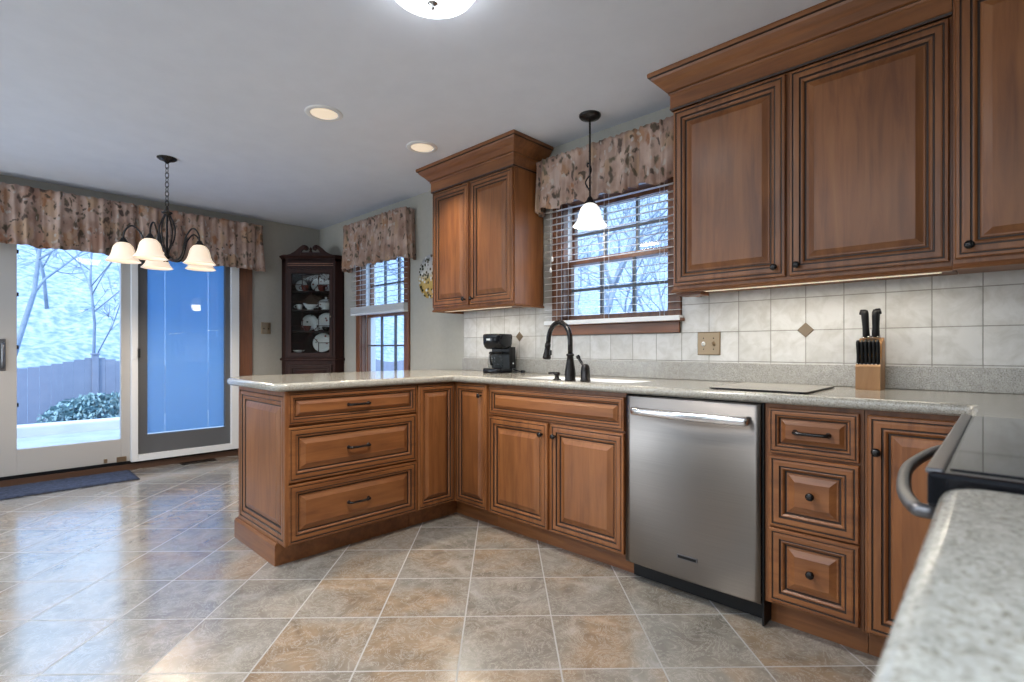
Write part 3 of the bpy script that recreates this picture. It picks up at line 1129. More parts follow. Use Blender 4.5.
SX0, SX1, SY0, SY1 = -2.09, -1.34, 2.195, 2.50
outer = round_poly([(-3.42, 2.679), (-3.42, .975, .25), (-2.500, .975, .055), (-2.500, 2.068, .02), (-.072, 2.068, .02), (-.072, 1.640), (.597, 1.640), (.597, 2.679)])
hole = round_poly([(SX0, SY0, .05), (SX0, SY1, .05), (SX1, SY1, .05), (SX1, SY0, .05)])
m = slab([outer, hole], .874, .914, .0175)
ct = tag(obj('countertop', m, M['counter']), 'long speckled beige countertop running over the peninsula and under the sink window', 'countertop')
m = MB().box(-3.118, .597, 2.6605, 2.6795, .9145, 1.010, bev=.003)
obj('splash_strip', m, M['splash'], ct)
m = slab([round_poly([(-.042, -.62), (.597, -.62), (.597, .848, .01), (-.059, .848, .05)])], .874, .914, .0175)
tag(obj('countertop', m, M['counter']), 'short pale speckled worktop in the near foreground, camera side of the range', 'countertop')

# ------------------------------------------------------------------ upper cabinets
CROWN = [(0, 2.262), (.006, 2.262), (.010, 2.270), (.008, 2.276), (.008, 2.336), (.013, 2.340), (.016, 2.346), (.013, 2.350), (.022, 2.354), (.028, 2.362), (.042, 2.378), (.060, 2.394), (.074, 2.410), (.078, 2.420), (.088, 2.423), (.090, 2.436), (.088, 2.4445), (0, 2.4445)]
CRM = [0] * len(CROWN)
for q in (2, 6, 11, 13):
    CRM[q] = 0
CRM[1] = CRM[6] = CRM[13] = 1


def upper(label, x0, x1, yf, doors, zb=1.376, zt=2.263, crown=None, rail=True, zd=None, profile=CROWN):
    cb = thing('wall_cabinet', label, 'cabinet', ((x0 + x1) / 2, 2.52, zb), 'upper cabinets on the sink wall')
    m = carcass(x0, x1, yf, 2.679, zb, zt, '-Y')
    obj('carcass', m, M['wood_v'], cb)
    z0, z1 = zd or (1.392, 2.255)
    for a, b, kx in doors:
        d = front('door', cb, (a, yf, z0), X_, NY, b - a, z1 - z0)
        if kx is not None:
            knob(d, (kx, yf - .019, z0 + .040), NY)
    if crown:
        m = MB().sweep(crown, profile, mats=CRM)
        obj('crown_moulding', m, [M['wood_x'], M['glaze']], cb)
    return cb


YU = 2.395
lc = upper('two-door upper cabinet between the dining window and the sink window', -3.140, -2.285, YU,
           [(-3.130, -2.7195, -2.752), (-2.7055, -2.293, -2.672)], crown=[(-3.140, 2.679), (-3.140, YU - .012), (-2.285, YU - .012), (-2.285, 2.679)])
m = MB().sweep([(-3.140, 2.679), (-3.140, YU), (-2.285, YU), (-2.285, 2.679)], [(-.02, 1.360), (.004, 1.360), (.010, 1.366), (.004, 1.376), (-.02, 1.3755)])
obj('light_rail', m, M['wood_x'], lc)
rc = upper('two-door upper cabinet right of the sink window', -1.192, -.136, YU,
           [(-1.184, -.676, -.716), (-.662, -.144, -.628)], crown=[(-1.192, 2.679), (-1.192, YU - .012), (-.136, YU - .012)])
m = MB().sweep([(-1.192, 2.679), (-1.192, YU), (-.136, YU)], [(-.02, 1.360), (.004, 1.360), (.010, 1.366), (.004, 1.376), (-.02, 1.3755)])
m.box(-1.195, -1.075, 2.44, 2.54, 1.349, 1.375)
obj('light_rail', m, M['wood_x'], rc)
kc = upper('deeper upper cabinet in the far right corner, beside the two-door one', -.132, .590, 2.345,
           [(-.126, .34, -.088), (.348, .582, None)], zd=(1.392, 2.315), zt=2.325, crown=None)
m = MB().sweep([(-.132, 2.345), (.590, 2.345)], [(-.02, 1.358), (.004, 1.358), (.010, 1.364), (.004, 1.376), (-.02, 1.3755)])
obj('light_rail', m, M['wood_x'], kc)
m = MB().sweep([(-.132, 2.333), (.590, 2.333)], [(0, 2.325), (.01, 2.33), (.01, 2.35), (.03, 2.375), (.06, 2.41), (.075, 2.42), (.08, 2.4445), (0, 2.4445)])
obj('crown_moulding', m, M['wood_x'], kc)

# lit strips under the upper cabinets
for nm, x0, x1, lab, e in (('under_cabinet_light', -1.06, -.16, 'glowing strip light under the two-door upper cabinet right of the sink window', 3.2),
                           ('under_cabinet_light', -3.05, -2.36, 'glowing strip light under the upper cabinet above the coffee maker', 2.0)):
    t = thing(nm, lab, 'light', ((x0 + x1) / 2, 2.44, 1.36), 'strip lights under the upper cabinets')
    obj('housing', MB().box(x0, x1, 2.415, 2.460, 1.366, 1.3755), M['white'], t)
    obj('diffuser', MB().box(x0 + .01, x1 - .01, 2.420, 2.455, 1.360, 1.366), M['strip'], t)
    light('strip_lamp', 'AREA', ((x0 + x1) / 2, 2.44, 1.357), e, (1.0, .90, .74), (0, 0, 0), shape='RECTANGLE', size=x1 - x0 - .03, size_y=.03)

# ------------------------------------------------------------------ dishwasher
t = thing('dishwasher', 'stainless steel dishwasher with a bowed bar handle under the countertop', 'dishwasher', (-.98, 2.38, 0))
obj('tub', MB().box(-1.275, -.684, 2.150, 2.650, .095, .8725), M['black'], t)
m = MB()
loops = []
NX_ = 24
for i in range(NX_ + 1):
    f = i / NX_
    x = -1.279 + f * .597
    yb = 2.092 - .0075 * (1 - (2 * f - 1) ** 2)
    loops.append([(x, yb + .004, .092), (x, yb, .098), (x, yb, .862), (x, yb + .004, .868), (x, 2.145, .868), (x, 2.145, .092)])
m.rings(loops, smooth=True)
door = obj('door', m, M['steel'], t)
for p in door.data.polygons:
    p.use_smooth = abs(p.normal.y) > .9
m = MB()
pts = smooth_path([(-1.222, 2.090, .800), (-1.218, 2.062, .800), (-1.198, 2.046, .800), (-.97, 2.030, .800), (-.745, 2.046, .800), (-.726, 2.062, .800), (-.722, 2.090, .800)], 6)
loops = []
for i, p in enumerate(pts):
    a = pts[min(i + 1, len(pts) - 1)] - pts[max(i - 1, 0)]
    a.normalize()
    nn = Vector((a.y, -a.x, 0))
    loops.append([p + nn * (.009 * math.cos(q)) + Z_ * (.0175 * math.sin(q)) for q in [2 * math.pi * j / 12 for j in range(12)]])
m.rings(loops)
obj('handle', m, M['chrome'], door)
m = MB().box(-1.020, -.930, 2.0805, 2.0855, .182, .200, bev=.001)
o = obj('badge', m, M['steel_trim'], door)
m = MB()
m.box(-1.015, -.935, 2.0795, 2.081, .1855, .1965)
obj('badge_line', m, M['black'], o)
obj('toe_panel', MB().box(-1.278, -.680, 2.165, 2.185, .006, .0945), M['black'], t)
obj('side_gap_strip', MB().box(-1.2845, -1.280, 2.13, 2.64, .10, .872), M['black'], t)  # black strips filling the gaps beside the dishwasher
obj('side_gap_strip', MB().box(-.681, -.6735, 2.105, 2.64, .006, .872), M['black'], t)

# ------------------------------------------------------------------ sink and faucet
m = MB()
o_ = round_poly([(SX0 + .004, SY0 + .004, .048), (SX0 + .004, SY1 - .004, .048), (SX1 - .004, SY1 - .004, .048), (SX1 - .004, SY0 + .004, .048)])
oc = Vector((sum(p.x for p in o_) / len(o_), sum(p.y for p in o_) / len(o_)))


def lp(s, z, d=0):
    r = []
    for p in o_:
        q = p - oc
        r.append((oc.x + q.x * (1 - d / .37), oc.y + q.y * (1 - d / .15), z))
    return r


m.rings([lp(1, .900, -.0008), lp(1, .908, 0), lp(1, .909, .003), lp(1, .904, .008), lp(1, .760, .014), lp(1, .735, .03), lp(1, .733, .08), lp(1, .727, .08), lp(1, .727, .012), lp(1, .74, -.0008)], smooth=True, cap0=False, cap1=False)
m.add(lp(1, .733, .08), [list(range(len(o_)))])
m.add(lp(1, .727, .08), [list(range(len(o_)))])
t = tag(obj('sink', m, M['porcelain'], fix=False), 'white undermount kitchen sink set in the countertop below the window', 'sink')
m = MB().lathe((oc.x, oc.y, .7335), [(.001, .0), (.042, .0), (.045, .002), (.03, .004), (.001, .003)], seg=20)
obj('drain', m, M['chrome'], t)

t = thing('faucet', 'dark bronze gooseneck pull-down faucet standing at the sink', 'faucet', (-1.648, 2.150, .914))
m = MB().lathe((-1.648, 2.150, .9142), [(.029, 0), (.029, .006), (.027, .010), (.029, .03), (.0275, .055), (.020, .10), (.0165, .128), (.0205, .131), (.0205, .140), (.016, .143)], seg=20)
obj('body', m, M['bronze'], t)
dx = Vector((-.985, .17, 0)).normalized()
bp = Vector((-1.648, 2.150, 0))
pts = [bp + Z_ * 1.055, bp + Z_ * 1.11]
for k in range(0, 13):
    a = math.pi * k / 12
    pts.append(bp + dx * (.088 - .088 * math.cos(a)) + Z_ * (1.125 + .100 * math.sin(a)))
pts.append(bp + dx * .182 + Z_ * 1.105)
m = MB().tube(pts, .0135, 12)
obj('spout', m, M['bronze'], t)
m = MB().lathe(bp + dx * .181 + Z_ * 1.112, [(.0145, 0), (.0165, .004), (.0165, .02), (.0150, .024), (.0185, .05), (.0235, .075), (.0235, .085), (.019, .088)], -Z_ + dx * .12, 16)
m.box(bp.x + dx.x * .183 + .012, bp.x + dx.x * .183 + .026, 2.150 + dx.y * .183 - .007, 2.150 + dx.y * .183 + .007, 1.045, 1.075, bev=.004)
obj('spray_head', m, M['bronze'], t)

t = thing('faucet_lever', 'bronze single lever handle right of the gooseneck faucet', 'faucet handle', (-1.555, 2.156, .914))
m = MB().lathe((-1.555, 2.156, .9142), [(.027, 0), (.027, .008), (.0245, .011), (.0245, .055), (.022, .062), (.023, .066), (.020, .080), (.010, .090), (.001, .091)], seg=18)
obj('base', m, M['bronze'], t)
m = MB().tube(smooth_path([(-1.555, 2.156, .990), (-1.578, 2.158, 1.006), (-1.600, 2.158, 1.036), (-1.608, 2.158, 1.046)], 5), [.007] * 6 + [.0075] * 4 + [.011] * 3 + [.011, .010, .006], 10)
obj('lever', m, M['bronze'], t)

t = thing('soap_dispenser', 'small bronze soap dispenser left of the gooseneck faucet', 'soap dispenser', (-1.742, 2.156, .914))
m = MB().lathe((-1.742, 2.156, .9142), [(.023, 0), (.023, .004), (.013, .007), (.011, .022), (.016, .026), (.018, .034), (.014, .042), (.001, .044)], seg=16)
obj('base', m, M['bronze'], t)
m = MB().tube(smooth_path([(-1.742, 2.156, .946), (-1.765, 2.150, .951), (-1.790, 2.142, .949)], 5), [.008] * 5 + [.006] * 6, 8)
obj('nozzle', m, M['bronze'], t)

# ------------------------------------------------------------------ coffee maker
cx, cy, z0 = -2.555, 2.515, .9145
t = thing('coffee_maker', 'black drip coffee maker with glass carafe on the countertop corner', 'coffee maker', (cx, cy, z0))
ang = math.radians(10)
KS = 1.09
R_ = lambda x, y, z: (cx + KS * (x * math.cos(ang) - y * math.sin(ang)), cy + KS * (x * math.sin(ang) + y * math.cos(ang)), z0 + z * KS)


def rp(poly):
    return [R_(x, y, 0)[:2] for x, y in poly]


foot = [(.075 * math.copysign(abs(math.cos(q)) ** .6, math.cos(q)), -.01 + .095 * math.copysign(abs(math.sin(q)) ** .6, math.sin(q))) for q in [2 * math.pi * j / 28 for j in range(28)]]
sh = lambda s, z, oy=0: [R_(x * s, y * s + oy, z) for x, y in foot]
m = MB().rings([sh(.97, 0), sh(1, .004), sh(1, .026), sh(.94, .032)])
obj('base', m, M['black_gloss'], t)
m = MB()
col = [(-.070, .02), (.070, .02), (.074, .05), (.070, .088), (-.070, .088), (-.074, .05)]
m.rings([[R_(x, y, z) for x, y in col] for z in (.030, .165)], smooth=False)
obj('water_tank', m, M['black'], t)
m = MB().rings([sh(.80, .152, .004), sh(.90, .165), sh(.98, .185), sh(1.0, .236), sh(.96, .246), sh(.9, .248)])
hd = obj('brew_head', m, M['black_gloss'], t)
m = MB()
for px_, pz in ((-.02, .212),):
    p = R_(px_, -.1045, pz)
    m.obox(Vector(p) - Vector((.0, 0, .006)), Vector((math.cos(ang), math.sin(ang), 0)), Z_, Vector((math.sin(ang), -math.cos(ang), 0)), .030, .012, .0015)
obj('front_badge', m, M['white'], hd)
c2 = Vector(R_(0, -.035, .034))
m = MB().lathe(c2, [(.045, 0), (.052, .004), (.055, .03), (.052, .065), (.043, .092), (.044, .098)], seg=24, open_=True)
cf = obj('carafe', m, M['cab_glass'], t)
m = MB().lathe(c2 + Z_ * .093, [(.0455, 0), (.0455, .012), (.040, .018), (.001, .019)], seg=24)
obj('lid', m, M['black'], cf)
hx = Vector((math.cos(ang) * .25 + math.sin(ang), math.sin(ang) * .25 - math.cos(ang), 0)).normalized()
m = MB().tube(smooth_path([c2 + hx * .046 + Z_ * .098, c2 + hx * .085 + Z_ * .094, c2 + hx * .092 + Z_ * .06, c2 + hx * .080 + Z_ * .028, c2 + hx * .054 + Z_ * .022], 5), .0075, 8)
obj('carafe_handle', m, M['black'], cf)
m = MB().lathe(R_(.074, .055, .06), [(.006, -.001), (.006, .004), (.001, .005)], (math.cos(ang), math.sin(ang), 0), 12)
obj('power_switch', m, M['white'], t)
m = MB().tube(smooth_path([R_(.06, .08, .02), R_(.10, .085, .010), R_(.125, .07, .006), R_(.148, .045, .007), R_(.165, .03, .010)], 6), .004, 6)
m.box(*[v for p in ((R_(.165, .03, 0)[0] - .012, R_(.165, .03, 0)[0] + .014), (R_(.165, .03, 0)[1] - .01, R_(.165, .03, 0)[1] + .01), (z0 + .001, z0 + .020)) for v in p], bev=.004)
obj('power_cord', m, M['black'], t)

# ------------------------------------------------------------------ cutting board, knife block
m = MB()
bp_ = round_poly([(-.895, 2.112, .012), (-.530, 2.112, .012), (-.530, 2.560, .012), (-.895, 2.560, .012)])
m.prism([(p.x, p.y) for p in bp_], .9165, .9215)
m.s = [False] * len(m.f)
for i, f in enumerate(m.f):
    m.m[i] = 0 if i == 1 else 1
t = tag(obj('cutting_board', m, [M['splash'], M['black']]), 'flat speckled glass cutting board with black edge lying on the countertop', 'cutting board')
for x in (-.87, -.555):
    for y in (2.14, 2.53):
        obj('foot', MB().lathe((x, y, .9142), [(.006, 0), (.006, .0023)], seg=10), M['black'], t)

kx0, kx1, ky0, ky1 = -.446, -.362, 2.500, 2.615
t = thing('knife_block', 'light wooden knife block on the countertop against the splash', 'knife block', (-.412, 2.56, .914))
m = MB()
prof = [(ky0, .9145), (ky0, 1.010), (ky0 + .035, 1.045), (ky0 + .045, 1.105), (ky1 - .02, 1.128), (ky1, 1.105), (ky1, .9145)]
m.rings([[(x, y, z) for y, z in prof] for x in (kx0, kx1)], smooth=False)
obj('block', m, M['block'], t)


def knife(base, d, L, r, label, grp, big=False):
    d = Vector(d).normalized()
    base = Vector(base)
    k = thing('kitchen_knife', label, 'knife', base, grp)
    m = MB()
    loops = []
    side = Vector((1, 0, 0))
    fw = d.cross(side).normalized()
    for f, w, th in ((0, .9, .8), (.05, 1, 1), (.35, .82, .9), (.7, .95, 1), (.9, 1.15, 1.0), (1.0, .8, .7)):
        loops.append([base + d * (L * f) + side * (r * .72 * th * math.cos(q)) + fw * (r * w * math.sin(q)) for q in [2 * math.pi * j / 12 for j in range(12)]])
    m.rings(loops)
    if big:
        tip = base + d * L
        m.tube([tip - d * .012 - fw * 0.0 + side * .0, tip - d * .008 + side * .017 * (1 if big > 0 else -1)], [r * .8, r * .6], 8)
    obj('handle', m, M['black'], k)
    m = MB()
    m.obox(base - d * (.010 if big else .0585) - side * .0008 - fw * .008, side, fw, d, .0016, .016, .012 if big else .0585)
    m.tube([base - d * .002, base + d * .006], r * .9, 10)
    obj('blade', m, M['chrome'], k)
    return k


SD = (0, -.16, 1)
for i in range(6):
    x = kx0 + .0085 + i * .0134
    knife((x, ky0 + .016, 1.018), SD, .100, .0098,
          ['first', 'second', 'third', 'fourth', 'fifth', 'last'][i] + ' black-handled steak knife from the window side in the block front row', 'steak knives in the knife block')
knife((kx0 + .026, ky0 + .072, 1.1285), (-.03, -.12, 1), .116, .0185, 'large black-handled knife at the back of the block, nearer the window', 'large knives in the knife block', -1)
knife((kx1 - .026, ky0 + .078, 1.130), (.02, -.12, 1), .116, .0195, 'large black-handled knife at the back of the block, nearer the range', 'large knives in the knife block', 1)

# ------------------------------------------------------------------ wall plates for switches


def plate_geo(O, u, n, w, h):
    O, u, n = Vector(O), Vector(u), Vector(n)
    m = MB()
    m.rings([[O + u * (a * (w / 2 - i)) + Z_ * (b * (h / 2 - i)) + n * d for a, b in ((-1, -1), (1, -1), (1, 1), (-1, 1))] for i, d in ((0, 0), (0, .003), (.004, .006), (.006, .006))], smooth=False)
    return m


t = thing('switch_plate', 'brass two-gang switch plate on the tiled backsplash', 'switch', (-1.1325, 2.68, 1.11))
obj('plate', plate_geo((-1.1325, 2.6795, 1.110), X_, NY, .122, .122), M['brass'], t)
for x in (-1.160, -1.106):
    m = MB().lathe((x, 2.6735, 1.108), [(.013, 0), (.013, .002), (.001, .0025)], NY, 16, sx=.8)
    m.obox((x - .0035, 2.6725, 1.103), X_, Vector((0, -.3, 1)).normalized(), Vector((0, -1, -.3)).normalized(), .007, .010, .012)
    obj('toggle', m, M['white'] if x < -1.14 else M['brass'], t)
    for z in (1.080, 1.138):
        obj('screw', MB().lathe((x, 2.6737, z), [(.0035, 0), (.002, .0015), (.0003, .0016)], NY, 8), M['bronze'], t)
t = thing('switch_plate', 'dark brass switch plate on the grey wall between the patio door and the china cabinet', 'switch', (XL, 2.10, 1.30))
obj('plate', plate_geo((XL + .0003, 2.10, 1.300), Y_, PX_, .098, .122), M['brass'], t)
for y in (2.077, 2.123):
    m = MB().obox((XL + .006, y - .0035, 1.293), Y_, Vector((.3, 0, 1)).normalized(), Vector((1, 0, -.3)).normalized(), .007, .010, .012)
    obj('toggle', m, M['bronze'], t)

# ------------------------------------------------------------------ range
t = thing('range', 'electric range with black glass cooktop set between the two worktops', 'range', (.25, 1.25, 0))
RY0, RY1 = .874, 1.628
obj('body', MB().box(-.030, .575, RY0 + .004, RY1 - .004, .095, .875, bev=.004), M['black'], t)
obj('plinth', MB().box(.03, .57, RY0 + .02, RY1 - .02, .0, .095), M['black'], t)
m = MB().box(-.074, .560, RY0 - .020, RY1 + .004, .876, .9225, bev=.006)
ck = obj('cooktop', m, M['black_gloss'], t)
m = MB().box(-.053, .545, RY0 + .012, RY1 - .014, .9225, .9245, bev=.001)
gp = obj('glass_plate', m, plain('black_cooktop_glass', (.012, .013, .016), .04, spec=.5), ck)
m = MB().box(-.0765, -.057, RY0 - .012, RY1 + .002, .9185, .9262, bev=.003)
obj('front_trim', m, M['steel_trim'], ck)
m = MB().box(-.068, -.031, RY0 + .006, RY1 - .006, .285, .862, bev=.008)
od = obj('oven_door', m, M['black_gloss'], t)
m = MB()
hp = smooth_path([(-.066, .935, .852), (-.082, .930, .852), (-.096, .945, .852), (-.120, 1.05, .852), (-.136, 1.25, .852), (-.120, 1.45, .852), (-.096, 1.555, .852), (-.082, 1.570, .852), (-.066, 1.565, .852)], 6)
m.tube(hp, .0105, 12)
obj('oven_handle', m, M['steel_trim'], od)
m = MB().box(-.066, -.031, RY0 + .006, RY1 - .006, .10, .275, bev=.008)
obj('storage_drawer', m, M['black_gloss'], t)
m = MB().box(.535, .590, RY0 - .01, RY1, .925, 1.09, bev=.01)
bg = obj('backguard', m, M['black_gloss'], t)
for y in (.98, 1.08, 1.42, 1.52):
    m = MB().lathe((.535, y, 1.02), [(.022, 0), (.020, .018), (.001, .019)], NX, 16)
    obj('control_knob', m, M['steel_trim'], bg)

# ------------------------------------------------------------------ valances
rng = random.Random(7)


def valance(name, label, path, z_top, z_bot, pleats, amp, flare, seed, wave=.012, grp='floral valances'):
    """fabric hung along a 2D path (right side = room side); gathered folds, thin closed cloth"""
    rg = random.Random(seed)
    P2 = [Vector(p) for p in path]
    L = [0]
    for a, b in zip(P2, P2[1:]):
        L.append(L[-1] + (b - a).length)
    tot = L[-1]
    n = int(tot / .0085)
    rows = 12
    ph = [rg.uniform(0, 6.28) for _ in range(6)]
    front, back = [], []
    for j in range(rows + 1):
        f = j / rows
        fr, bk = [], []
        for i in range(n + 1):
            s = tot * i / n
            k = max(q for q in range(len(L) - 1) if L[q] <= s + 1e-9)
            d = (P2[k + 1] - P2[k]).normalized()
            p = P2[k] + d * (s - L[k])
            nn = Vector((d.y, -d.x))
            edge = min(1.0, min(s, tot - s) / .05)
            u = s / tot * pleats * 2 * math.pi
            w1 = math.sin(u + .8 * math.sin(u * .37 + ph[0]) + .5 * math.sin(u * .21 + ph[5]))
            w1 = 2.0 * abs(math.sin(u * .5 + .45 * math.sin(u * .19 + ph[0]))) ** .4 - 1.3
            w = (w1 * .75 + .25 * math.sin(u * 2.13 + ph[1] + f * .8) + .16 * math.sin(u * 3.7 + ph[2] - f)
                     )
            am = amp * (.45 + .55 * f) * edge
            o = am * w + flare * f ** 1.3 + (.012 * math.exp(-((f - .02) / .06) ** 2)) * edge
            zz = z_top + (z_bot - z_top) * f
            zz += f * wave * (math.sin(u * .5 + ph[4]) + .5 * math.sin(u * 1.3 + ph[1])) + .004 * math.sin(u * 3 + ph[2]) * (1 if f < .01 else 0)
            q = p + nn * o
            # a little sideways drift of the folds
            q = q + d * (.010 * f * math.sin(u * .5 + ph[0])) * edge
            fr.append(Vector((q.x, q.y, zz)))
            q2 = q - nn * .003
            bk.append(Vector((q2.x, q2.y, zz + (.001 if j == rows else 0))))
        front.append(fr)
        back.append(bk)
    m = MB()
    k = n + 1
    vs = [p for r_ in front for p in r_] + [p for r_ in back for p in r_]
    off = k * (rows + 1)
    fs = []
    for j in range(rows):
        for i in range(n):
            a = j * k + i
            fs.append((a, a + k, a + k + 1, a + 1))
            fs.append((off + a, off + a + 1, off + a + k + 1, off + a + k))
    for i in range(n):
        fs.append((i, i + 1, off + i + 1, off + i))
        a = rows * k + i
        fs.append((a, off + a, off + a + 1, a + 1))
    for j in range(rows):
        a = j * k
        fs.append((a, off + a, off + a + k, a + k))
        a = j * k + n
        fs.append((a, a + k, off + a + k, off + a))
    m.add(vs, fs, 0, True)
    t = thing(name, label, 'valance', ((P2[0].x + P2[-1].x) / 2, (P2[0].y + P2[-1].y) / 2, z_top), grp)
    obj('fabric', m, M['floral'], t)
    q = [p.copy() for p in P2]
    m = MB()
    ins = []
    for i, p in enumerate(q):
        ins.append((p.x, p.y, z_top - .02))
    if len(ins) >= 4:
        cxm = sum(p[0] for p in ins) / len(ins)
        cym = sum(p[1] for p in ins) / len(ins)
        ins = [(p[0] + (.02 if p[0] < cxm else -.02) * (abs(P2[1].x - P2[2].x) > .2) + (-.035 * (abs(P2[1].x - P2[2].x) < .2 and 0 < i < len(ins) - 1)),
                p[1] + (.02 if p[1] < cym else -.02) * (abs(P2[1].y - P2[2].y) > .2) + (.035 * (abs(P2[1].x - P2[2].x) > .2 and 0 < i < len(ins) - 1)), p[2]) for i, p in enumerate(ins)]
    m.tube(ins, .008, 8)
    obj('curtain_rod', m, M['white'], t)
    return t


valance('valance', 'floral gathered valance over the sink window', [(-2.252, 2.668), (-2.252, 2.578), (-1.240, 2.578), (-1.240, 2.668)], 2.325, 1.992, 10, .034, .008, 3)
valance('valance', 'floral gathered valance over the narrow window by the china cabinet', [(-4.88, 2.688), (-4.88, 2.570), (-3.80, 2.570), (-3.80, 2.688)], 2.325, 1.880, 11, .048, .020, 11, .010)
valance('valance', 'wide floral pleated valance over the sliding patio door', [(-5.655, 2.000), (-5.515, 2.000), (-5.515, -.300), (-5.655, -.300)][::-1], 2.350, 1.885, 13, .050, .008, 5, .006)

# ------------------------------------------------------------------ window blinds


def blind(label, x0, x1, z_top, slat_zs, stack, y=2.645):
    t = thing('window_blind', label, 'blind', ((x0 + x1) / 2, y, z_top), 'white slatted window blinds')
    obj('head_rail', MB().box(x0, x1, y - .024, y + .022, z_top - .04, z_top), M['blind'], t)
    m = MB()
    for z in slat_zs:
        # gently crowned slat
        sec = [(-.024, -.0015), (-.012, .0006), (0, .0014), (.012, .0006), (.024, -.0015), (.012, -.0016), (0, -.0008), (-.012, -.0016)]
        m.rings([[(x, y - .002 + a, z + b + a * .10) for a, b in sec] for x in (x0 + .004, x1 - .004)], smooth=False)
    obj('slats', m, M['slat'], t)
    m = MB()
    if stack[1] - stack[0] > .05:
        z = stack[0] + .020
        while z < stack[1]:
            m.box(x0 + .004, x1 - .004, y - .026, y + .022, z, z + .0035)
            z += .0048
        o = obj('gathered_slats', m, M['slat'], t)
        m = MB()
    m.box(x0 + .002, x1 - .002, y - .026, y + .023, stack[0], stack[0] + (.019 if stack[1] - stack[0] > .05 else stack[1] - stack[0]), bev=.004)
    obj('bottom_rail', m, M['blind'], t)
    zlow = stack[1]
    for f in (.12, .5, .88):
        m = MB()
        x = x0 + (x1 - x0) * f
        for yy in (y - .027, y + .024):
            m.tube([(x, yy, zlow), (x, yy, z_top - .03)], .0012, 5)
        obj('ladder_cord', m, M['white'], t)
    return t


b1 = blind('lowered white slat blind over the sink window', -2.232, -1.268, 2.235, [1.2975 + .0435 * i for i in range(21)], (1.2375, 1.2655))
m = MB()
for x, z in ((-2.150, 1.655), (-2.163, 1.585)):
    m.tube([(x, 2.610, z + .03), (x, 2.610, 2.10)], .0012, 5)
    m.lathe((x, 2.610, z), [(.004, 0), (.008, .006), (.007, .024), (.003, .034)], seg=10)
obj('pull_cord', m, M['white'], b1)
b2 = blind('half-raised white slat blind over the narrow window by the china cabinet', -4.825, -3.868, 2.235, [1.525 + .0490 * i for i in range(14)], (1.418, 1.500))

# ------------------------------------------------------------------ rug, floor vent
m = MB()
NXr, NYr = 20, 60
rx0, rx1, ry0, ry1 = -5.600, -5.165, -.62, .915
rg = random.Random(2)
vs, fs = [], []
for i in range(NXr + 1):
    for j in range(NYr + 1):
        fx, fy = i / NXr, j / NYr
        e = min(fx, 1 - fx) * (rx1 - rx0)
        e2 = min(fy, 1 - fy) * (ry1 - ry0)
        h = .016 * min(1, (min(e, e2) / .012)) if min(e, e2) < .012 else .013 + rg.uniform(-.0012, .0012)
        vs.append((rx0 + fx * (rx1 - rx0), ry0 + fy * (ry1 - ry0), .0012 + max(h, .004)))
k = NYr + 1
for i in range(NXr):
    for j in range(NYr):
        a = i * k + j
        fs.append((a, a + k, a + k + 1, a + 1))
m.add(vs, fs, 0, True)
edge = [i * k for i in range(NXr + 1)] + [NXr * k + j for j in range(1, NYr + 1)] + [i * k + NYr for i in range(NXr - 1, -1, -1)] + [j for j in range(NYr - 1, 0, -1)]
base = len(m.v)
m.v += [Vector((vs[i][0], vs[i][1], .0012)) for i in edge]
ne = len(edge)
for q in range(ne):
    m.f.append([edge[q], edge[(q + 1) % ne], base + (q + 1) % ne, base + q])
    m.m.append(1)
    m.s.append(False)
m.f.append([base + q for q in range(ne)][::-1])
m.m.append(1)
m.s.append(False)
tag(obj('door_rug', m, [M['rug'], plain('navy_binding', (.012, .014, .022), .9)]), 'slate blue pile rug lying in front of the sliding door', 'rug')

t = thing('floor_vent', 'dark metal register grille in the floor tiles by the patio door', 'vent', (-5.56, 1.44, 0))
m = MB()
vx0, vx1, vy0, vy1 = -5.618, -5.508, 1.300, 1.590
m.box(vx0, vx1, vy0, vy0 + .016, .0008, .006)
m.box(vx0, vx1, vy1 - .016, vy1, .0008, .006)
m.box(vx0, vx0 + .016, vy0 + .016, vy1 - .016, .0008, .006)
m.box(vx1 - .016, vx1, vy0 + .016, vy1 - .016, .0008, .006)
obj('frame', m, M['bronze'], t)
m = MB()
for i in range(16):
    y = vy0 + .020 + i * .0165
    m.box(vx0 + .016, vx1 - .016, y, y + .006, .0008, .0045)
m.box((vx0 + vx1) / 2 - .003, (vx0 + vx1) / 2 + .003, vy0 + .016, vy1 - .016, .0008, .005)
obj('louvers', m, M['bronze'], t)

# ------------------------------------------------------------------ ceiling fixtures
SHADE = [(.026, .132), (.040, .124), (.056, .104), (.064, .080), (.069, .054), (.078, .030), (.092, .010), (.102, .000), (.099, -.001), (.088, .009), (.075, .029), (.066, .054), (.061, .080), (.053, .102), (.037, .121), (.024, .129)]


def shade(c, s, mat, parent, name='glass_shade'):
    m = MB().lathe(c, [(r_ * s, z * s) for r_, z in SHADE], seg=28, open_=True)
    k, n = 28, len(SHADE)
    o = obj(name, m, M[mat], parent)
    return o


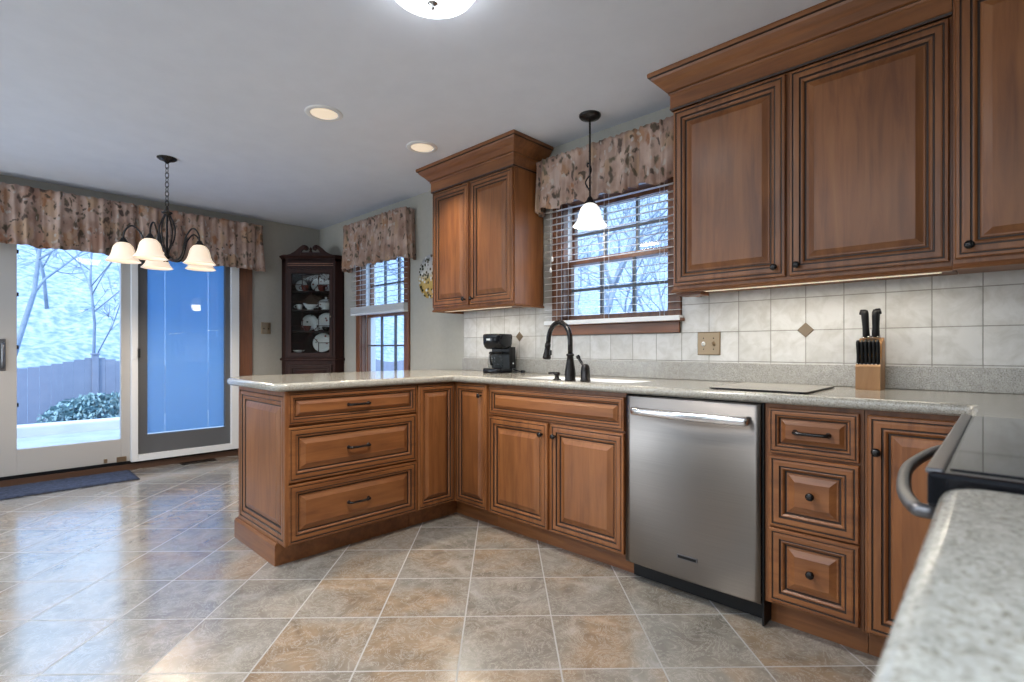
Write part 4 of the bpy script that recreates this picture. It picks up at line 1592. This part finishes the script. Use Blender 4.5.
CH = Vector((-4.313, .922, 0))
t = thing('chandelier', 'dark bronze five-light chandelier with amber glass bells over the dining area', 'chandelier', (CH.x, CH.y, ZC))
m = MB().lathe((CH.x, CH.y, ZC - .0005), [(.062, 0), (.062, -.006), (.048, -.016), (.020, -.026), (.008, -.040), (.001, -.041)], seg=28)
obj('ceiling_canopy', m, M['bronze'], t)
m = MB()
zt, zb = 2.405, 2.105
nl = 9
for i in range(nl):
    zc = zt - (zt - zb) * (i + .5) / nl
    hl = (zt - zb) / nl / 2 + .006
    pts = []
    for q in range(15):
        a = 2 * math.pi * q / 14
        w = .008 * math.cos(a)
        pts.append(CH + Vector((w if i % 2 else w * .5, w * .5 if i % 2 else w, 0)) * 1.2 + Z_ * (zc + hl * math.sin(a)))
    m.tube(pts, .0024, 6)
obj('chain', m, M['bronze'], t)
m = MB().lathe((CH.x, CH.y, 1.735), [(.001, -.035), (.009, -.028), (.006, -.014), (.022, -.004), (.026, .008), (.016, .02), (.008, .03), (.007, .29), (.012, .30), (.032, .315), (.035, .322), (.014, .332), (.008, .36), (.001, .366)], seg=16)
obj('center_column', m, M['bronze'], t)
for k in range(4):
    a = math.pi / 4 + k * math.pi / 2
    e = Vector((math.cos(a), math.sin(a), 0))
    m = MB().tube(smooth_path([CH + e * .008 + Z_ * 2.055, CH + e * .028 + Z_ * 2.02, CH + e * .056 + Z_ * 1.945, CH + e * .050 + Z_ * 1.86, CH + e * .018 + Z_ * 1.79, CH + e * .012 + Z_ * 1.745], 5), .0052, 6)
    obj('cage_bar', m, M['bronze'], t)
vr, vf = Vector((.72, .694, 0)), Vector((-.694, .72, 0))
for k in range(5):
    a = math.radians(-78 + 72 * k)
    e = vr * math.cos(a) + vf * math.sin(a)
    p = lambda r_, z: CH + e * r_ + Z_ * z
    m = MB().tube(smooth_path([p(.018, 1.745), p(.060, 1.715), p(.105, 1.735), p(.128, 1.800), p(.145, 1.875), p(.185, 1.930), p(.215, 1.932), p(.243, 1.895), p(.250, 1.845)], 5), .0058, 8)
    arm = obj('arm', m, M['bronze'], t)
    m = MB().lathe(p(.250, 1.812), [(.030, 0), (.030, .006), (.020, .020), (.014, .034), (.006, .040)], seg=16)
    obj('shade_holder', m, M['bronze'], arm)
    shade(p(.250, 1.684), 1.0, 'shade_warm', arm)
    m = MB().lathe(p(.250, 1.735), [(.001, -.030), (.016, -.024), (.024, -.006), (.022, .012), (.012, .032), (.012, .05)], seg=14)
    obj('bulb', m, M['bulb'], arm)
light('chandelier_lamp', 'SPOT', (CH.x, CH.y, 1.675), 60, (1.0, .82, .62), spot_size=math.radians(165), spot_blend=.5, shadow_soft_size=.04)

PD = Vector((-1.745, 2.464, 0))
t = thing('pendant_light', 'bronze stem pendant with a white glass bell hanging before the sink window', 'pendant light', (PD.x, PD.y, ZC))
m = MB().lathe((PD.x, PD.y, ZC - .0005), [(.064, 0), (.064, -.008), (.056, -.018), (.030, -.026), (.010, -.034), (.001, -.035)], seg=28)
obj('ceiling_canopy', m, M['bronze'], t)
m = MB().tube([PD + Z_ * 2.42, PD + Z_ * 1.945], .0058, 10)
obj('stem', m, M['bronze'], t)
m = MB()
pts = []
for q in range(25):
    f = q / 24
    w = .026 * math.sin(math.pi * f)
    pts.append(PD + (vr * math.cos(f * 5.2) + vf * math.sin(f * 5.2)) * w + Z_ * (2.155 - .185 * f))
m.tube(pts, .0042, 6)
m.tube(smooth_path([PD + Z_ * 2.155, PD - vr * .012 + Z_ * 2.165, PD - vr * .016 + Z_ * 2.150, PD - vr * .010 + Z_ * 2.140], 4), .0042, 6)
obj('scroll', m, M['bronze'], t)
m = MB().lathe((PD.x, PD.y, 1.928), [(.032, 0), (.032, .006), (.022, .016), (.014, .034), (.006, .044)], seg=18)
obj('shade_holder', m, M['bronze'], t)
shade(PD + Z_ * 1.798, .98, 'shade_white', t)
m = MB().lathe((PD.x, PD.y, 1.85), [(.001, -.030), (.016, -.024), (.024, -.006), (.022, .012), (.012, .032), (.012, .05)], seg=14)
obj('bulb', m, M['bulb'], t)
light('pendant_lamp', 'POINT', (PD.x, PD.y, 1.775), 5, (1.0, .90, .74), shadow_soft_size=.07)

for (x, y), lab in (((-2.837, 1.376), 'round recessed ceiling light above the peninsula end, nearer the chandelier'),
                    ((-2.838, 2.067), 'round recessed ceiling light nearer the two-door upper cabinet')):
    t = thing('recessed_light', lab, 'ceiling light', (x, y, ZC), 'recessed ceiling lights')
    m = MB().lathe((x, y, ZC), [(.104, -.0005), (.104, -.004), (.098, -.007), (.082, -.009), (.076, -.007), (.076, -.0005)], seg=36, open_=True)
    obj('trim_ring', m, M['white'], t)
    m = MB().lathe((x, y, ZC), [(.0755, -.0008), (.0755, -.0035), (.055, -.0055), (.001, -.006)], seg=36)
    obj('lamp_face', m, M['can'], t)
    light('recessed_lamp', 'SPOT', (x, y, ZC - .02), 55, (1.0, .84, .62), spot_size=math.radians(110), spot_blend=.7, shadow_soft_size=.06)

FX, FYY = -1.500, 1.140
t = thing('flush_ceiling_light', 'white dome flush ceiling light at the top of the view', 'ceiling light', (FX, FYY, ZC))
m = MB().lathe((FX, FYY, ZC - .0005), [(.185, 0), (.185, -.012), (.176, -.020), (.160, -.022), (.160, -.001)], seg=48, open_=True)
obj('base_pan', m, M['white'], t)
m = MB().lathe((FX, FYY, ZC), [(.172, -.022), (.168, -.040), (.150, -.066), (.115, -.088), (.070, -.101), (.022, -.106), (.001, -.1065)], seg=48)
obj('glass_dome', m, M['dome'], t)
m = MB().lathe((FX, FYY, ZC - .105), [(.022, 0), (.020, -.006), (.008, -.011), (.009, -.018), (.006, -.024), (.001, -.026)], seg=18)
obj('finial', m, M['chrome'], t)
light('dome_lamp', 'SPOT', (FX, FYY, ZC - .15), 130, (1.0, .93, .84), spot_size=math.radians(125), spot_blend=.6, shadow_soft_size=.15)
# added spot to brighten the near worktop, no fixture there
light('worktop_fill_lamp', 'SPOT', (.16, -.12, ZC - .02), 135, (.70, .85, 1.0), spot_size=math.radians(75), spot_blend=.8, shadow_soft_size=.10)

# ------------------------------------------------------------------ corner china cabinet
CC, CA, CRr = Vector((-5.540, 2.684, 0)), .465, .10
FL, FR = Vector((CC.x + CRr, CC.y - CA, 0)), Vector((CC.x + CA, CC.y - CRr, 0))
BR, BC, BL = Vector((CC.x + CA, CC.y, 0)), CC.copy(), Vector((CC.x, CC.y - CA, 0))
cu_ = (FR - FL).normalized()
cn = Vector((cu_.y, -cu_.x, 0))
c0 = (FL + FR) / 2
CWf = (FR - FL).length


def cl(s, d, z):
    return c0 + cu_ * s + cn * d + Z_ * z


def inset_poly(i):
    """the plan outline grown outwards by i on the front and sides only"""
    k = i * math.tan(math.radians(22.5))
    return [BL + Vector((0, -i, 0)), FL + Vector((-k * 0 + i * .41 * 0, -i, 0)) + cu_ * 0 + Vector((i * .414, 0, 0)) * 1.0, FR + Vector((i, -i * .414, 0)), BR + Vector((i, 0, 0)), BC]


t = thing('china_cabinet', 'tall dark mahogany corner china cabinet with glazed door and scrolled pediment', 'china cabinet', (c0.x, c0.y, 0))
cab = t
m = MB()
pl = [FL, FR, BR, BC, BL]
m.prism([(p.x, p.y) for p in pl], .06, .958)
obj('lower_body', m, M['mahogany'], t)
m = MB().prism([(p.x, p.y) for p in [FL + cu_ * .01 - cn * .03, FR - cu_ * .01 - cn * .03, BR - Vector((.02, 0, 0)), BC, BL + Vector((0, .02, 0))]], 0, .06)
obj('plinth', m, M['mahogany'], t)
m = MB()
PATH = [(BL.x, BL.y), (FL.x, FL.y), (FR.x, FR.y), (BR.x, BR.y)]
m.sweep(PATH, [(-.03, .958), (.016, .958), (.022, .966), (.020, .978), (.010, .986), (-.03, .986)])
obj('waist_moulding', m, M['mahogany'], t)
m = MB()
m.prism([(p.x, p.y) for p in [BL, BL + Vector((0.012, 0, 0)), BC + Vector((.012, -.012, 0)), BR + Vector((0, -.012, 0)), BR, BC]], .986, 2.03)
m.prism([(p.x, p.y) for p in [BL, FL, FL + Vector((.0, .014, 0)), BL + Vector((.012, .014, 0))]], .986, 2.03)
m.prism([(p.x, p.y) for p in [FR, BR, BR + Vector((-.014, -.012, 0)), FR + Vector((-.014, 0, 0))]], .986, 2.03)
obj('upper_shell', m, M['mahogany'], t)
m = MB()
hw = CWf / 2
for s0, s1, z0, z1 in ((-hw, -hw + .028, .986, 2.03), (hw - .028, hw, .986, 2.03), (-hw + .028, hw - .028, 1.925, 2.03), (-hw + .028, hw - .028, .986, .995)):
    m.obox(cl(s0, -.022, z0), cu_, Z_, cn, s1 - s0, z1 - z0, .022)
obj('face_frame', m, M['mahogany'], t)
m = MB()
for z in (1.955, 1.975):
    m.obox(cl(-hw + .02, 0, z), cu_, Z_, cn, 2 * hw - .04, .006, .003)
obj('frieze_inlay', m, M['trim_x'], t)
m = MB().sweep(PATH, [(-.03, 2.030), (.004, 2.030), (.008, 2.038), (.020, 2.048), (.026, 2.056), (.026, 2.066), (-.03, 2.066)])
obj('cornice', m, M['mahogany'], t)
m = MB().prism([(p.x, p.y) for p in pl], 2.0, 2.0295)
obj('top_board', m, M['mahogany'], t)
m = MB()
for sg in (-1, 1):
    up = smooth_path([(.268, 2.067, 0), (.215, 2.076, 0), (.160, 2.106, 0), (.115, 2.146, 0), (.078, 2.170, 0), (.046, 2.170, 0), (.024, 2.148, 0), (.028, 2.122, 0), (.052, 2.114, 0)], 4)
    dn = smooth_path([(.062, 2.130, 0), (.082, 2.122, 0), (.098, 2.098, 0), (.102, 2.076, 0), (.100, 2.066, 0)], 3)
    pg = [(p.x, p.y) for p in up] + [(p.x, p.y) for p in dn]
    m.rings([[cl(sg * s, d, z) for s, z in pg] for d in (-.018, .006)], smooth=False)
    m.lathe(cl(sg * .052, .006, 2.140), [(.022, 0), (.022, .006), (.012, .012), (.001, .012)], cn, 16)
m.obox(cl(-.100, -.018, 2.066), cu_, Z_, cn, .200, .030, .02)
obj('scrolled_pediment', m, M['mahogany'], t)
m = MB().lathe(cl(0, -.006, 2.096), [(.018, 0), (.020, .008), (.010, .018), (.016, .028), (.012, .042), (.001, .056)], seg=14)
obj('finial', m, M['mahogany'], t)
# glazed door
ds, dz0, dz1 = hw - .030, .998, 1.922
m = MB()
for s0, s1, z0, z1 in ((-ds, -ds + .030, dz0, dz1), (ds - .030, ds, dz0, dz1), (-ds + .030, ds - .030, dz0, dz0 + .042), (-ds + .030, ds - .030, dz1 - .050, dz1)):
    m.obox(cl(s0, -.018, z0), cu_, Z_, cn, s1 - s0, z1 - z0, .024)
gd = obj('glazed_door', m, M['mahogany'], t)
gs, gz0, gz1 = ds - .030, dz0 + .042, dz1 - .050
m = MB()


def bar(a, b):
    m.tube([cl(a[0], -.002, a[1]), cl(b[0], -.002, b[1])], .0042, 6, smooth=False)


s1_ = .085
for sg in (-1, 1):
    bar((sg * s1_, gz0), (sg * s1_, 1.145))
    bar((sg * s1_, 1.145), (sg * gs, 1.145))
    bar((sg * s1_, 1.145), (sg * 0, 1.235))
    bar((sg * s1_, 1.325), (sg * 0, 1.235))
    bar((sg * s1_, 1.325), (sg * s1_, 1.575))
    bar((sg * s1_, 1.325), (sg * gs, 1.325))
    bar((sg * s1_, 1.575), (sg * gs, 1.575))
    bar((sg * s1_, 1.575), (sg * 0, 1.665))
    bar((sg * s1_, 1.755), (sg * 0, 1.665))
    bar((sg * s1_, 1.755), (sg * gs, 1.755))
    bar((sg * s1_, 1.755), (sg * s1_, gz1))
obj('lattice', m, M['mahogany'], gd)
m = MB().obox(cl(-gs - .004, -.010, gz0 - .004), cu_, Z_, cn, 2 * gs + .008, gz1 - gz0 + .008, .002)
obj('pane', m, M['cab_glass'], gd)
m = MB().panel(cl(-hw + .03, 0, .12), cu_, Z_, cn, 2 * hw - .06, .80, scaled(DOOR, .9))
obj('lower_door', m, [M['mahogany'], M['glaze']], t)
SHZ = (1.040, 1.272, 1.498, 1.694)
for z in SHZ:
    m = MB().prism([(p.x, p.y) for p in [FL + Vector((.004, .018, 0)) - cn * .024 + cu_ * .004, FR + Vector((-.018, -.004, 0)) - cn * .024 - cu_ * .004, BR + Vector((-.018, -.014, 0)), BC + Vector((.014, -.014, 0)), BL + Vector((.014, .018, 0))]], z - .014, z)
    obj('shelf', m, M['mahogany'], t)
knob_ = MB().lathe(cl(ds - .015, .006, 1.42), [(.004, 0), (.004, .006), (.009, .010), (.008, .016), (.001, .018)], cn, 12)
obj('knob', knob_, M['brass'], gd)

GRP = 'china behind the glazed cabinet door'


def stand_plate(s, d, z, r, label):
    """a plate leaning back on the shelf"""
    ax = (cn + Z_ * .20).normalized()
    upv = (Z_ - ax * Z_.dot(ax)).normalized()
    c = cl(s, d, z + .001) + upv * r + Z_ * .003
    m = MB().lathe(c, [(.001, 0), (r * .55, 0), (r * .62, .004), (r, .014), (r, .017), (r * .60, .008), (r * .52, .004), (.001, .004)], ax, 30)
    return tag(obj('china_plate', m, M['china']), label, 'plate', GRP)


def cup(s, d, z, label, mat='china', h=.060, r=.038, hs=1):
    k = thing('tea_cup', label, 'cup', cl(s, d, z), GRP)
    m = MB().lathe(cl(s, d, z + .0012), [(r * .5, 0), (r * .55, .004), (r * .8, h * .35), (r, h * .95), (r * 1.02, h), (r * .95, h), (r * .75, h * .35), (.001, .008)], seg=20)
    o = obj('bowl', m, M[mat], k)
    e = cu_ * hs
    c = cl(s, d, z)
    m = MB().tube(smooth_path([c + e * r * .92 + Z_ * h * .85, c + e * (r + .018) + Z_ * h * .75, c + e * (r + .018) + Z_ * h * .45, c + e * r * .78 + Z_ * h * .32], 4), .0035, 6)
    obj('ear_handle', m, M[mat], k)
    return k


stand_plate(.080, -.13, SHZ[0], .1045, 'largest flowered china plate, standing on the lowest glazed shelf')
m = MB().lathe(cl(-.155, -.085, SHZ[0] + .001), [(.02, 0), (.045, .012), (.062, .026), (.060, .028), (.04, .014), (.001, .006)], seg=20)
tag(obj('china_bowl', m, M['china']), 'low white china dish on the lowest glazed shelf', 'dish', GRP)
stand_plate(-.070, -.16, SHZ[1], .088, 'flowered china plate behind the dark red cup on the second shelf')
stand_plate(.120, -.13, SHZ[1], .098, 'flowered china plate behind the dark bowl on the second shelf')
cup(-.062, -.070, SHZ[1], 'dark red cup before a plate on the second shelf from the bottom', 'red_glaze', .052, .042, -1)
cup(.035, -.075, SHZ[1], 'small white cup between the two plates on the second shelf', 'china', .045, .032)
m = MB().lathe(cl(.140, -.045 - .03, SHZ[1] + .001), [(.022, 0), (.026, .006), (.040, .022), (.046, .044), (.043, .044), (.036, .022), (.001, .010)], seg=20)
tag(obj('china_bowl', m, M['bronze']), 'small dark bowl before a plate on the second shelf', 'bowl', GRP)
k = thing('soup_tureen', 'white china tureen with lid on the third shelf from the bottom', 'tureen', cl(.125, -.11, SHZ[2]), GRP)
m = MB().lathe(cl(.125, -.11, SHZ[2] + .001), [(.045, 0), (.050, .006), (.036, .014), (.070, .038), (.082, .068), (.084, .074), (.078, .074), (.001, .03)], seg=26)
obj('bowl', m, M['china'], k)
m = MB().lathe(cl(.125, -.11, SHZ[2] + .076), [(.084, 0), (.080, .010), (.050, .030), (.014, .040), (.010, .048), (.014, .056), (.001, .064)], seg=26)
obj('lid', m, M['china'], k)
k = thing('gravy_boat', 'white china gravy boat beside the tureen on the third shelf', 'gravy boat', cl(-.035, -.10, SHZ[2]), GRP)
m = MB()
loops = []
bc = cl(-.035, -.10, SHZ[2] + .001)
for sc, z in ((.45, 0), (.48, .004), (.40, .010), (.75, .030), (1.0, .056), (.95, .056), (.70, .032), (.3, .016)):
    loops.append([bc + cu_ * (sc * (.068 * math.cos(q) - .012 * (math.cos(q) < -.6))) + cn * (sc * .036 * math.sin(q)) + Z_ * (z + (.014 * sc if math.cos(q) < -.6 and z > .05 else 0)) for q in [2 * math.pi * j / 24 for j in range(24)]])
m.rings(loops)
obj('bowl', m, M['china'], k)
m = MB().tube(smooth_path([bc + cu_ * .060 + Z_ * .050, bc + cu_ * .088 + Z_ * .056, bc + cu_ * .084 + Z_ * .028, bc + cu_ * .045 + Z_ * .022], 4), .0035, 6)
obj('ear_handle', m, M['china'], k)
cup(-.145, -.085, SHZ[2], 'white flowered cup left of the gravy boat on the third shelf', 'china', .055, .038, -1)
stand_plate(-.150, -.14, SHZ[3], .062, 'small china plate at the window end of the top shelf, farthest from the tureen')
stand_plate(.020, -.17, SHZ[3], .075, 'china plate between the two dark red cups on the top shelf')
stand_plate(.150, -.12, SHZ[3], .062, 'small china plate at the top shelf end above the tureen')
cup(-.085, -.080, SHZ[3], 'dark red cup on the top shelf above the gravy boat side', 'red_glaze', .062, .042, -1)
cup(.090, -.075, SHZ[3], 'dark red cup on the top shelf above the tureen', 'red_glaze', .062, .042)

# wall platter
m = MB()
pc = Vector((-3.535, 2.686, 1.700))
lo = []
for f, d in ((.001, .006), (.55, .006), (.62, .009), (1.0, .024), (1.0, .028), (.60, .014), (.001, .012)):
    lo.append([pc + X_ * (.165 * f * math.cos(q)) + Z_ * (.188 * f * math.sin(q)) - Y_ * d for q in [2 * math.pi * j / 40 for j in range(40)]])
m.rings(lo)
t = tag(obj('wall_platter', m, M['platter']), 'oval painted platter hanging on the wall half behind the upper cabinet', 'plate')
m = MB().tube([pc + Z_ * .05 - Y_ * .004, pc + Z_ * .19 - Y_ * .016, pc + Z_ * .192 - Y_ * .030], .002, 6)
obj('plate_hanger', m, M['brass'], t)

# ------------------------------------------------------------------ outdoors
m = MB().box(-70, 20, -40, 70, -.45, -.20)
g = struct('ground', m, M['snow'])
m = MB().box(-9.6, -5.83, -6, 6, -.20, -.12)
struct('patio_path', m, M['concrete'])
m = MB().box(-9.95, -9.6, -6, 6, -.20, .02, bev=.02)
struct('patio_kerb', m, M['curb'])
m = MB()
nx, ny = 30, 60
vs, fs = [], []
rg = random.Random(4)
for i in range(nx + 1):
    for j in range(ny + 1):
        x = -17 - 38 * i / nx
        y = -35 + 70 * j / ny
        vs.append((x, y, -.21 + 15 * (i / nx) ** 1.15 + rg.uniform(-.25, .25) * min(1, i / 3)))
for i in range(nx):
    for j in range(ny):
        a = i * (ny + 1) + j
        fs.append((a, a + ny + 1, a + ny + 2, a + 1))
m.add(vs, fs, 0, True)
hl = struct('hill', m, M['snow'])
m = MB()
vs, fs = [], []
for i in range(nx + 1):
    for j in range(ny + 1):
        y = 36 + 45 * i / nx
        x = -75 + 95 * j / ny
        vs.append((x, y, -.21 + 30 * (i / nx) ** 1.1 + rg.uniform(-.3, .3) * min(1, i / 3)))
for i in range(nx):
    for j in range(ny):
        a = i * (ny + 1) + j
        fs.append((a, a + 1, a + ny + 2, a + ny + 1))
m.add(vs, fs, 0, True)
struct('hill', m, M['snow'])  # hill added to cover the clipped bright sky behind the sink window


def fence(name, label, A, d, n, plen, ztop, sag):
    A, d = Vector(A), Vector(d).normalized()
    pn = Vector((d.y, -d.x, 0))
    t = thing(name, label, 'fence', A + d * (n * plen / 2), 'privacy fences beyond the windows')
    for k in range(n):
        m = MB()
        nb = 16
        for i in range(nb):
            f0, f1 = i / nb, (i + 1) / nb - .0012
            fm = (f0 + f1) / 2
            zt = ztop - sag * math.sin(math.pi * fm) ** 1.2
            O = A + d * (plen * (k + f0))
            m.obox(O + Z_ * -.22, d, Z_, pn, plen * (f1 - f0), zt + .22, .02)
        obj('board_panel', m, M['fence'], t)
    for k in range(n + 1):
        m = MB()
        c = A + d * (plen * k)
        m.box(c.x - .05, c.x + .05, c.y - .05, c.y + .05, -.21, ztop + .04, bev=.01)
        m.box(c.x - .065, c.x + .065, c.y - .065, c.y + .065, ztop + .04, ztop + .075, bev=.01)
        obj('post', m, M['fence'], t)
    return t


fence('fence', 'grey privacy fence with dipped board tops beyond the patio', (-12, -5.75, 0), (0, 1, 0), 5, 2.4, .93, .19)
fence('fence', 'grey privacy fence seen through the narrow window by the china cabinet', (-20, 10.5, 0), (1, 0, 0), 4, 2.4, .72, .12)


def shrub(label, c, rx, ry, rz, n, seed):
    rg = random.Random(seed)
    t = thing('low_shrub', label, 'shrub', c)
    m = MB()
    c = Vector(c)
    for _ in range(n):
        a, b = rg.uniform(0, 6.283), rg.uniform(.0, 1)
        r = .6 + .4 * rg.random()
        p = c + Vector((rx * r * math.cos(a) * math.sqrt(1 - b * b), ry * r * math.sin(a) * math.sqrt(1 - b * b), rz * b * r + .02))
        d1 = Vector((rg.gauss(0, 1), rg.gauss(0, 1), rg.gauss(0, 1))).normalized() * .05
        d2 = d1.orthogonal().normalized() * .022
        m.add([p - d1, p - d2, p + d1, p + d2], [(0, 1, 2, 3)])
    o = obj('foliage', m, M['bush'], t, fix=False)
    m = MB()
    for k in range(7):
        a = k * .9
        m.tube([c + Vector((0, 0, -.21)), c + Vector((rx * .6 * math.cos(a), ry * .6 * math.sin(a), rz * .6))], [.02, .006], 5)
    obj('stem', m, M['bark'], t)


shrub('low frosted green shrub growing before the patio fence', (-11.2, 1.45, -.18), .40, .85, .48, 2600, 5)


def tree(label, base, h, seed, lean=(0, 0), r0=.11, grp='bare trees outside', depth=4):
    rg = random.Random(seed)
    base = Vector(base)
    t = thing('bare_tree', label, 'tree', base, grp)
    mt, mbr = MB(), MB()

    def grow(p, d, L, r, lev, mb):
        n = 4
        pts, rad = [p], [r]
        for i in range(n):
            d = (d + Vector((rg.gauss(0, .13), rg.gauss(0, .13), rg.gauss(.03, .08)))).normalized()
            p = p + d * (L / n)
            pts.append(p)
            rad.append(r * (1 - .55 * (i + 1) / n))
        mb.tube(pts, rad, 6 if lev < 2 else 4)
        if lev >= depth:
            return
        kids = rg.randint(3, 5) if lev else 7
        for k in range(kids):
            f = rg.uniform(.35, 1.0) if lev else rg.uniform(.28, 1.0)
            i = min(n - 1, int(f * n))
            q = pts[i].lerp(pts[i + 1], f * n - i)
            a = rg.uniform(0, 6.283)
            side = (d.orthogonal().normalized() * math.cos(a) + d.cross(d.orthogonal().normalized()) * math.sin(a))
            nd = (d * rg.uniform(.35, .8) + side * rg.uniform(.5, .9) + Vector((0, 0, .15))).normalized()
            grow(q, nd, L * rg.uniform(.45, .65), max(.006, rad[i] * .55), lev + 1, mbr)

    grow(base, Vector((lean[0], lean[1], 1)).normalized(), h, r0, 0, mt)
    obj('trunk', mt, M['bark'], t)
    obj('branches', mbr, M['bark'], t)


GW, GN = 'bare trees beyond the patio fence', 'bare trees beyond the sink window'
tree('leaning bare tree at the pull-handle side of the patio door view', (-19.5, .5, .4), 4.6, 21, (.0, .05), .08, GW)
tree('slender bare tree rising straight above a fence post beyond the patio', (-13.6, 1.62, -.2), 3.6, 22, (0, .0), .035, GW)
tree('bare tree on the slope, middle of the patio view', (-25.5, 1.7, 2.4), 5.5, 23, (0, .05), .06, GW)
tree('bare tree on the slope near the patio door latch side', (-31.0, 5.4, 4.2), 6.0, 24, (0, -.05), .07, GW)
tree('bare tree farthest up the slope beyond the patio', (-37.5, 1.2, 6.6), 6.0, 25, (0, 0), .07, GW)
tree('pale bare tree at the faucet side of the sink window view', (-5.6, 8.0, -.2), 3.6, 31, (0, 0), .09, GN)
tree('bare tree in the middle of the sink window view', (-8.4, 13.0, -.2), 4.6, 32, (.05, 0), .07, GN)
tree('tall bare tree toward the two-door cabinet side of the sink window view', (-9.6, 18.5, -.2), 5.6, 33, (0, 0), .06, GN)
tree('far bare tree hard against the right upper cabinet in the sink window view', (-11.4, 23.5, -.2), 6.2, 34, (0, 0), .06, GN)
tree('most distant bare tree of those seen through the sink window', (-17.0, 30.0, -.2), 7.0, 35, (0, 0), .09, GN)
tree('bare tree in the narrow window view beside the distant house', (-14.5, 9.8, -.2), 5.0, 36, (.1, 0), .10, 'bare trees outside')

HX, HY = -40.0, 26.5
t = thing('house', 'distant white gabled house seen through the narrow window', 'house', (HX, HY, -.2))
m = MB()
hd = Vector((.868, -.552, 0)).normalized()     # faces the kitchen
hu = Vector((.552, .868, 0))
hu = Z_.cross(hd) * -1
hO = Vector((HX, HY, -.2))
gab = [(-4, 0), (4, 0), (4, 3.2), (0, 5.6), (-4, 3.2)]
m.rings([[hO + hu * a + Z_ * b + hd * d for a, b in gab] for d in (0, -7)], smooth=False)
obj('wall', m, M['siding'], t)
m = MB()
for sg in (-1, 1):
    m.rings([[hO + hu * (sg * a) + Z_ * b + hd * d for a, b in ((4.4, 2.96), (0, 5.6), (0, 5.82), (4.4, 3.16))] for d in (.3, -7.3)], smooth=False)
obj('roof', m, M['roof'], t)
for a, b in ((-2.0, 1.3), (.6, 1.3), (-.6, 3.4)):
    m = MB().obox(hO + hu * a + Z_ * b, hu, Z_, hd, 1.3, 1.2, .05)
    w_ = obj('window', m, M['roof'], t)
    m = MB()
    m.obox(hO + hu * (a + .1) + Z_ * (b + .1) + hd * .05, hu, Z_, hd, .5, 1.0, .02)
    m.obox(hO + hu * (a + .7) + Z_ * (b + .1) + hd * .05, hu, Z_, hd, .5, 1.0, .02)
    obj('pane', m, plain('dim_house_pane', (.16, .20, .28), .2), w_)
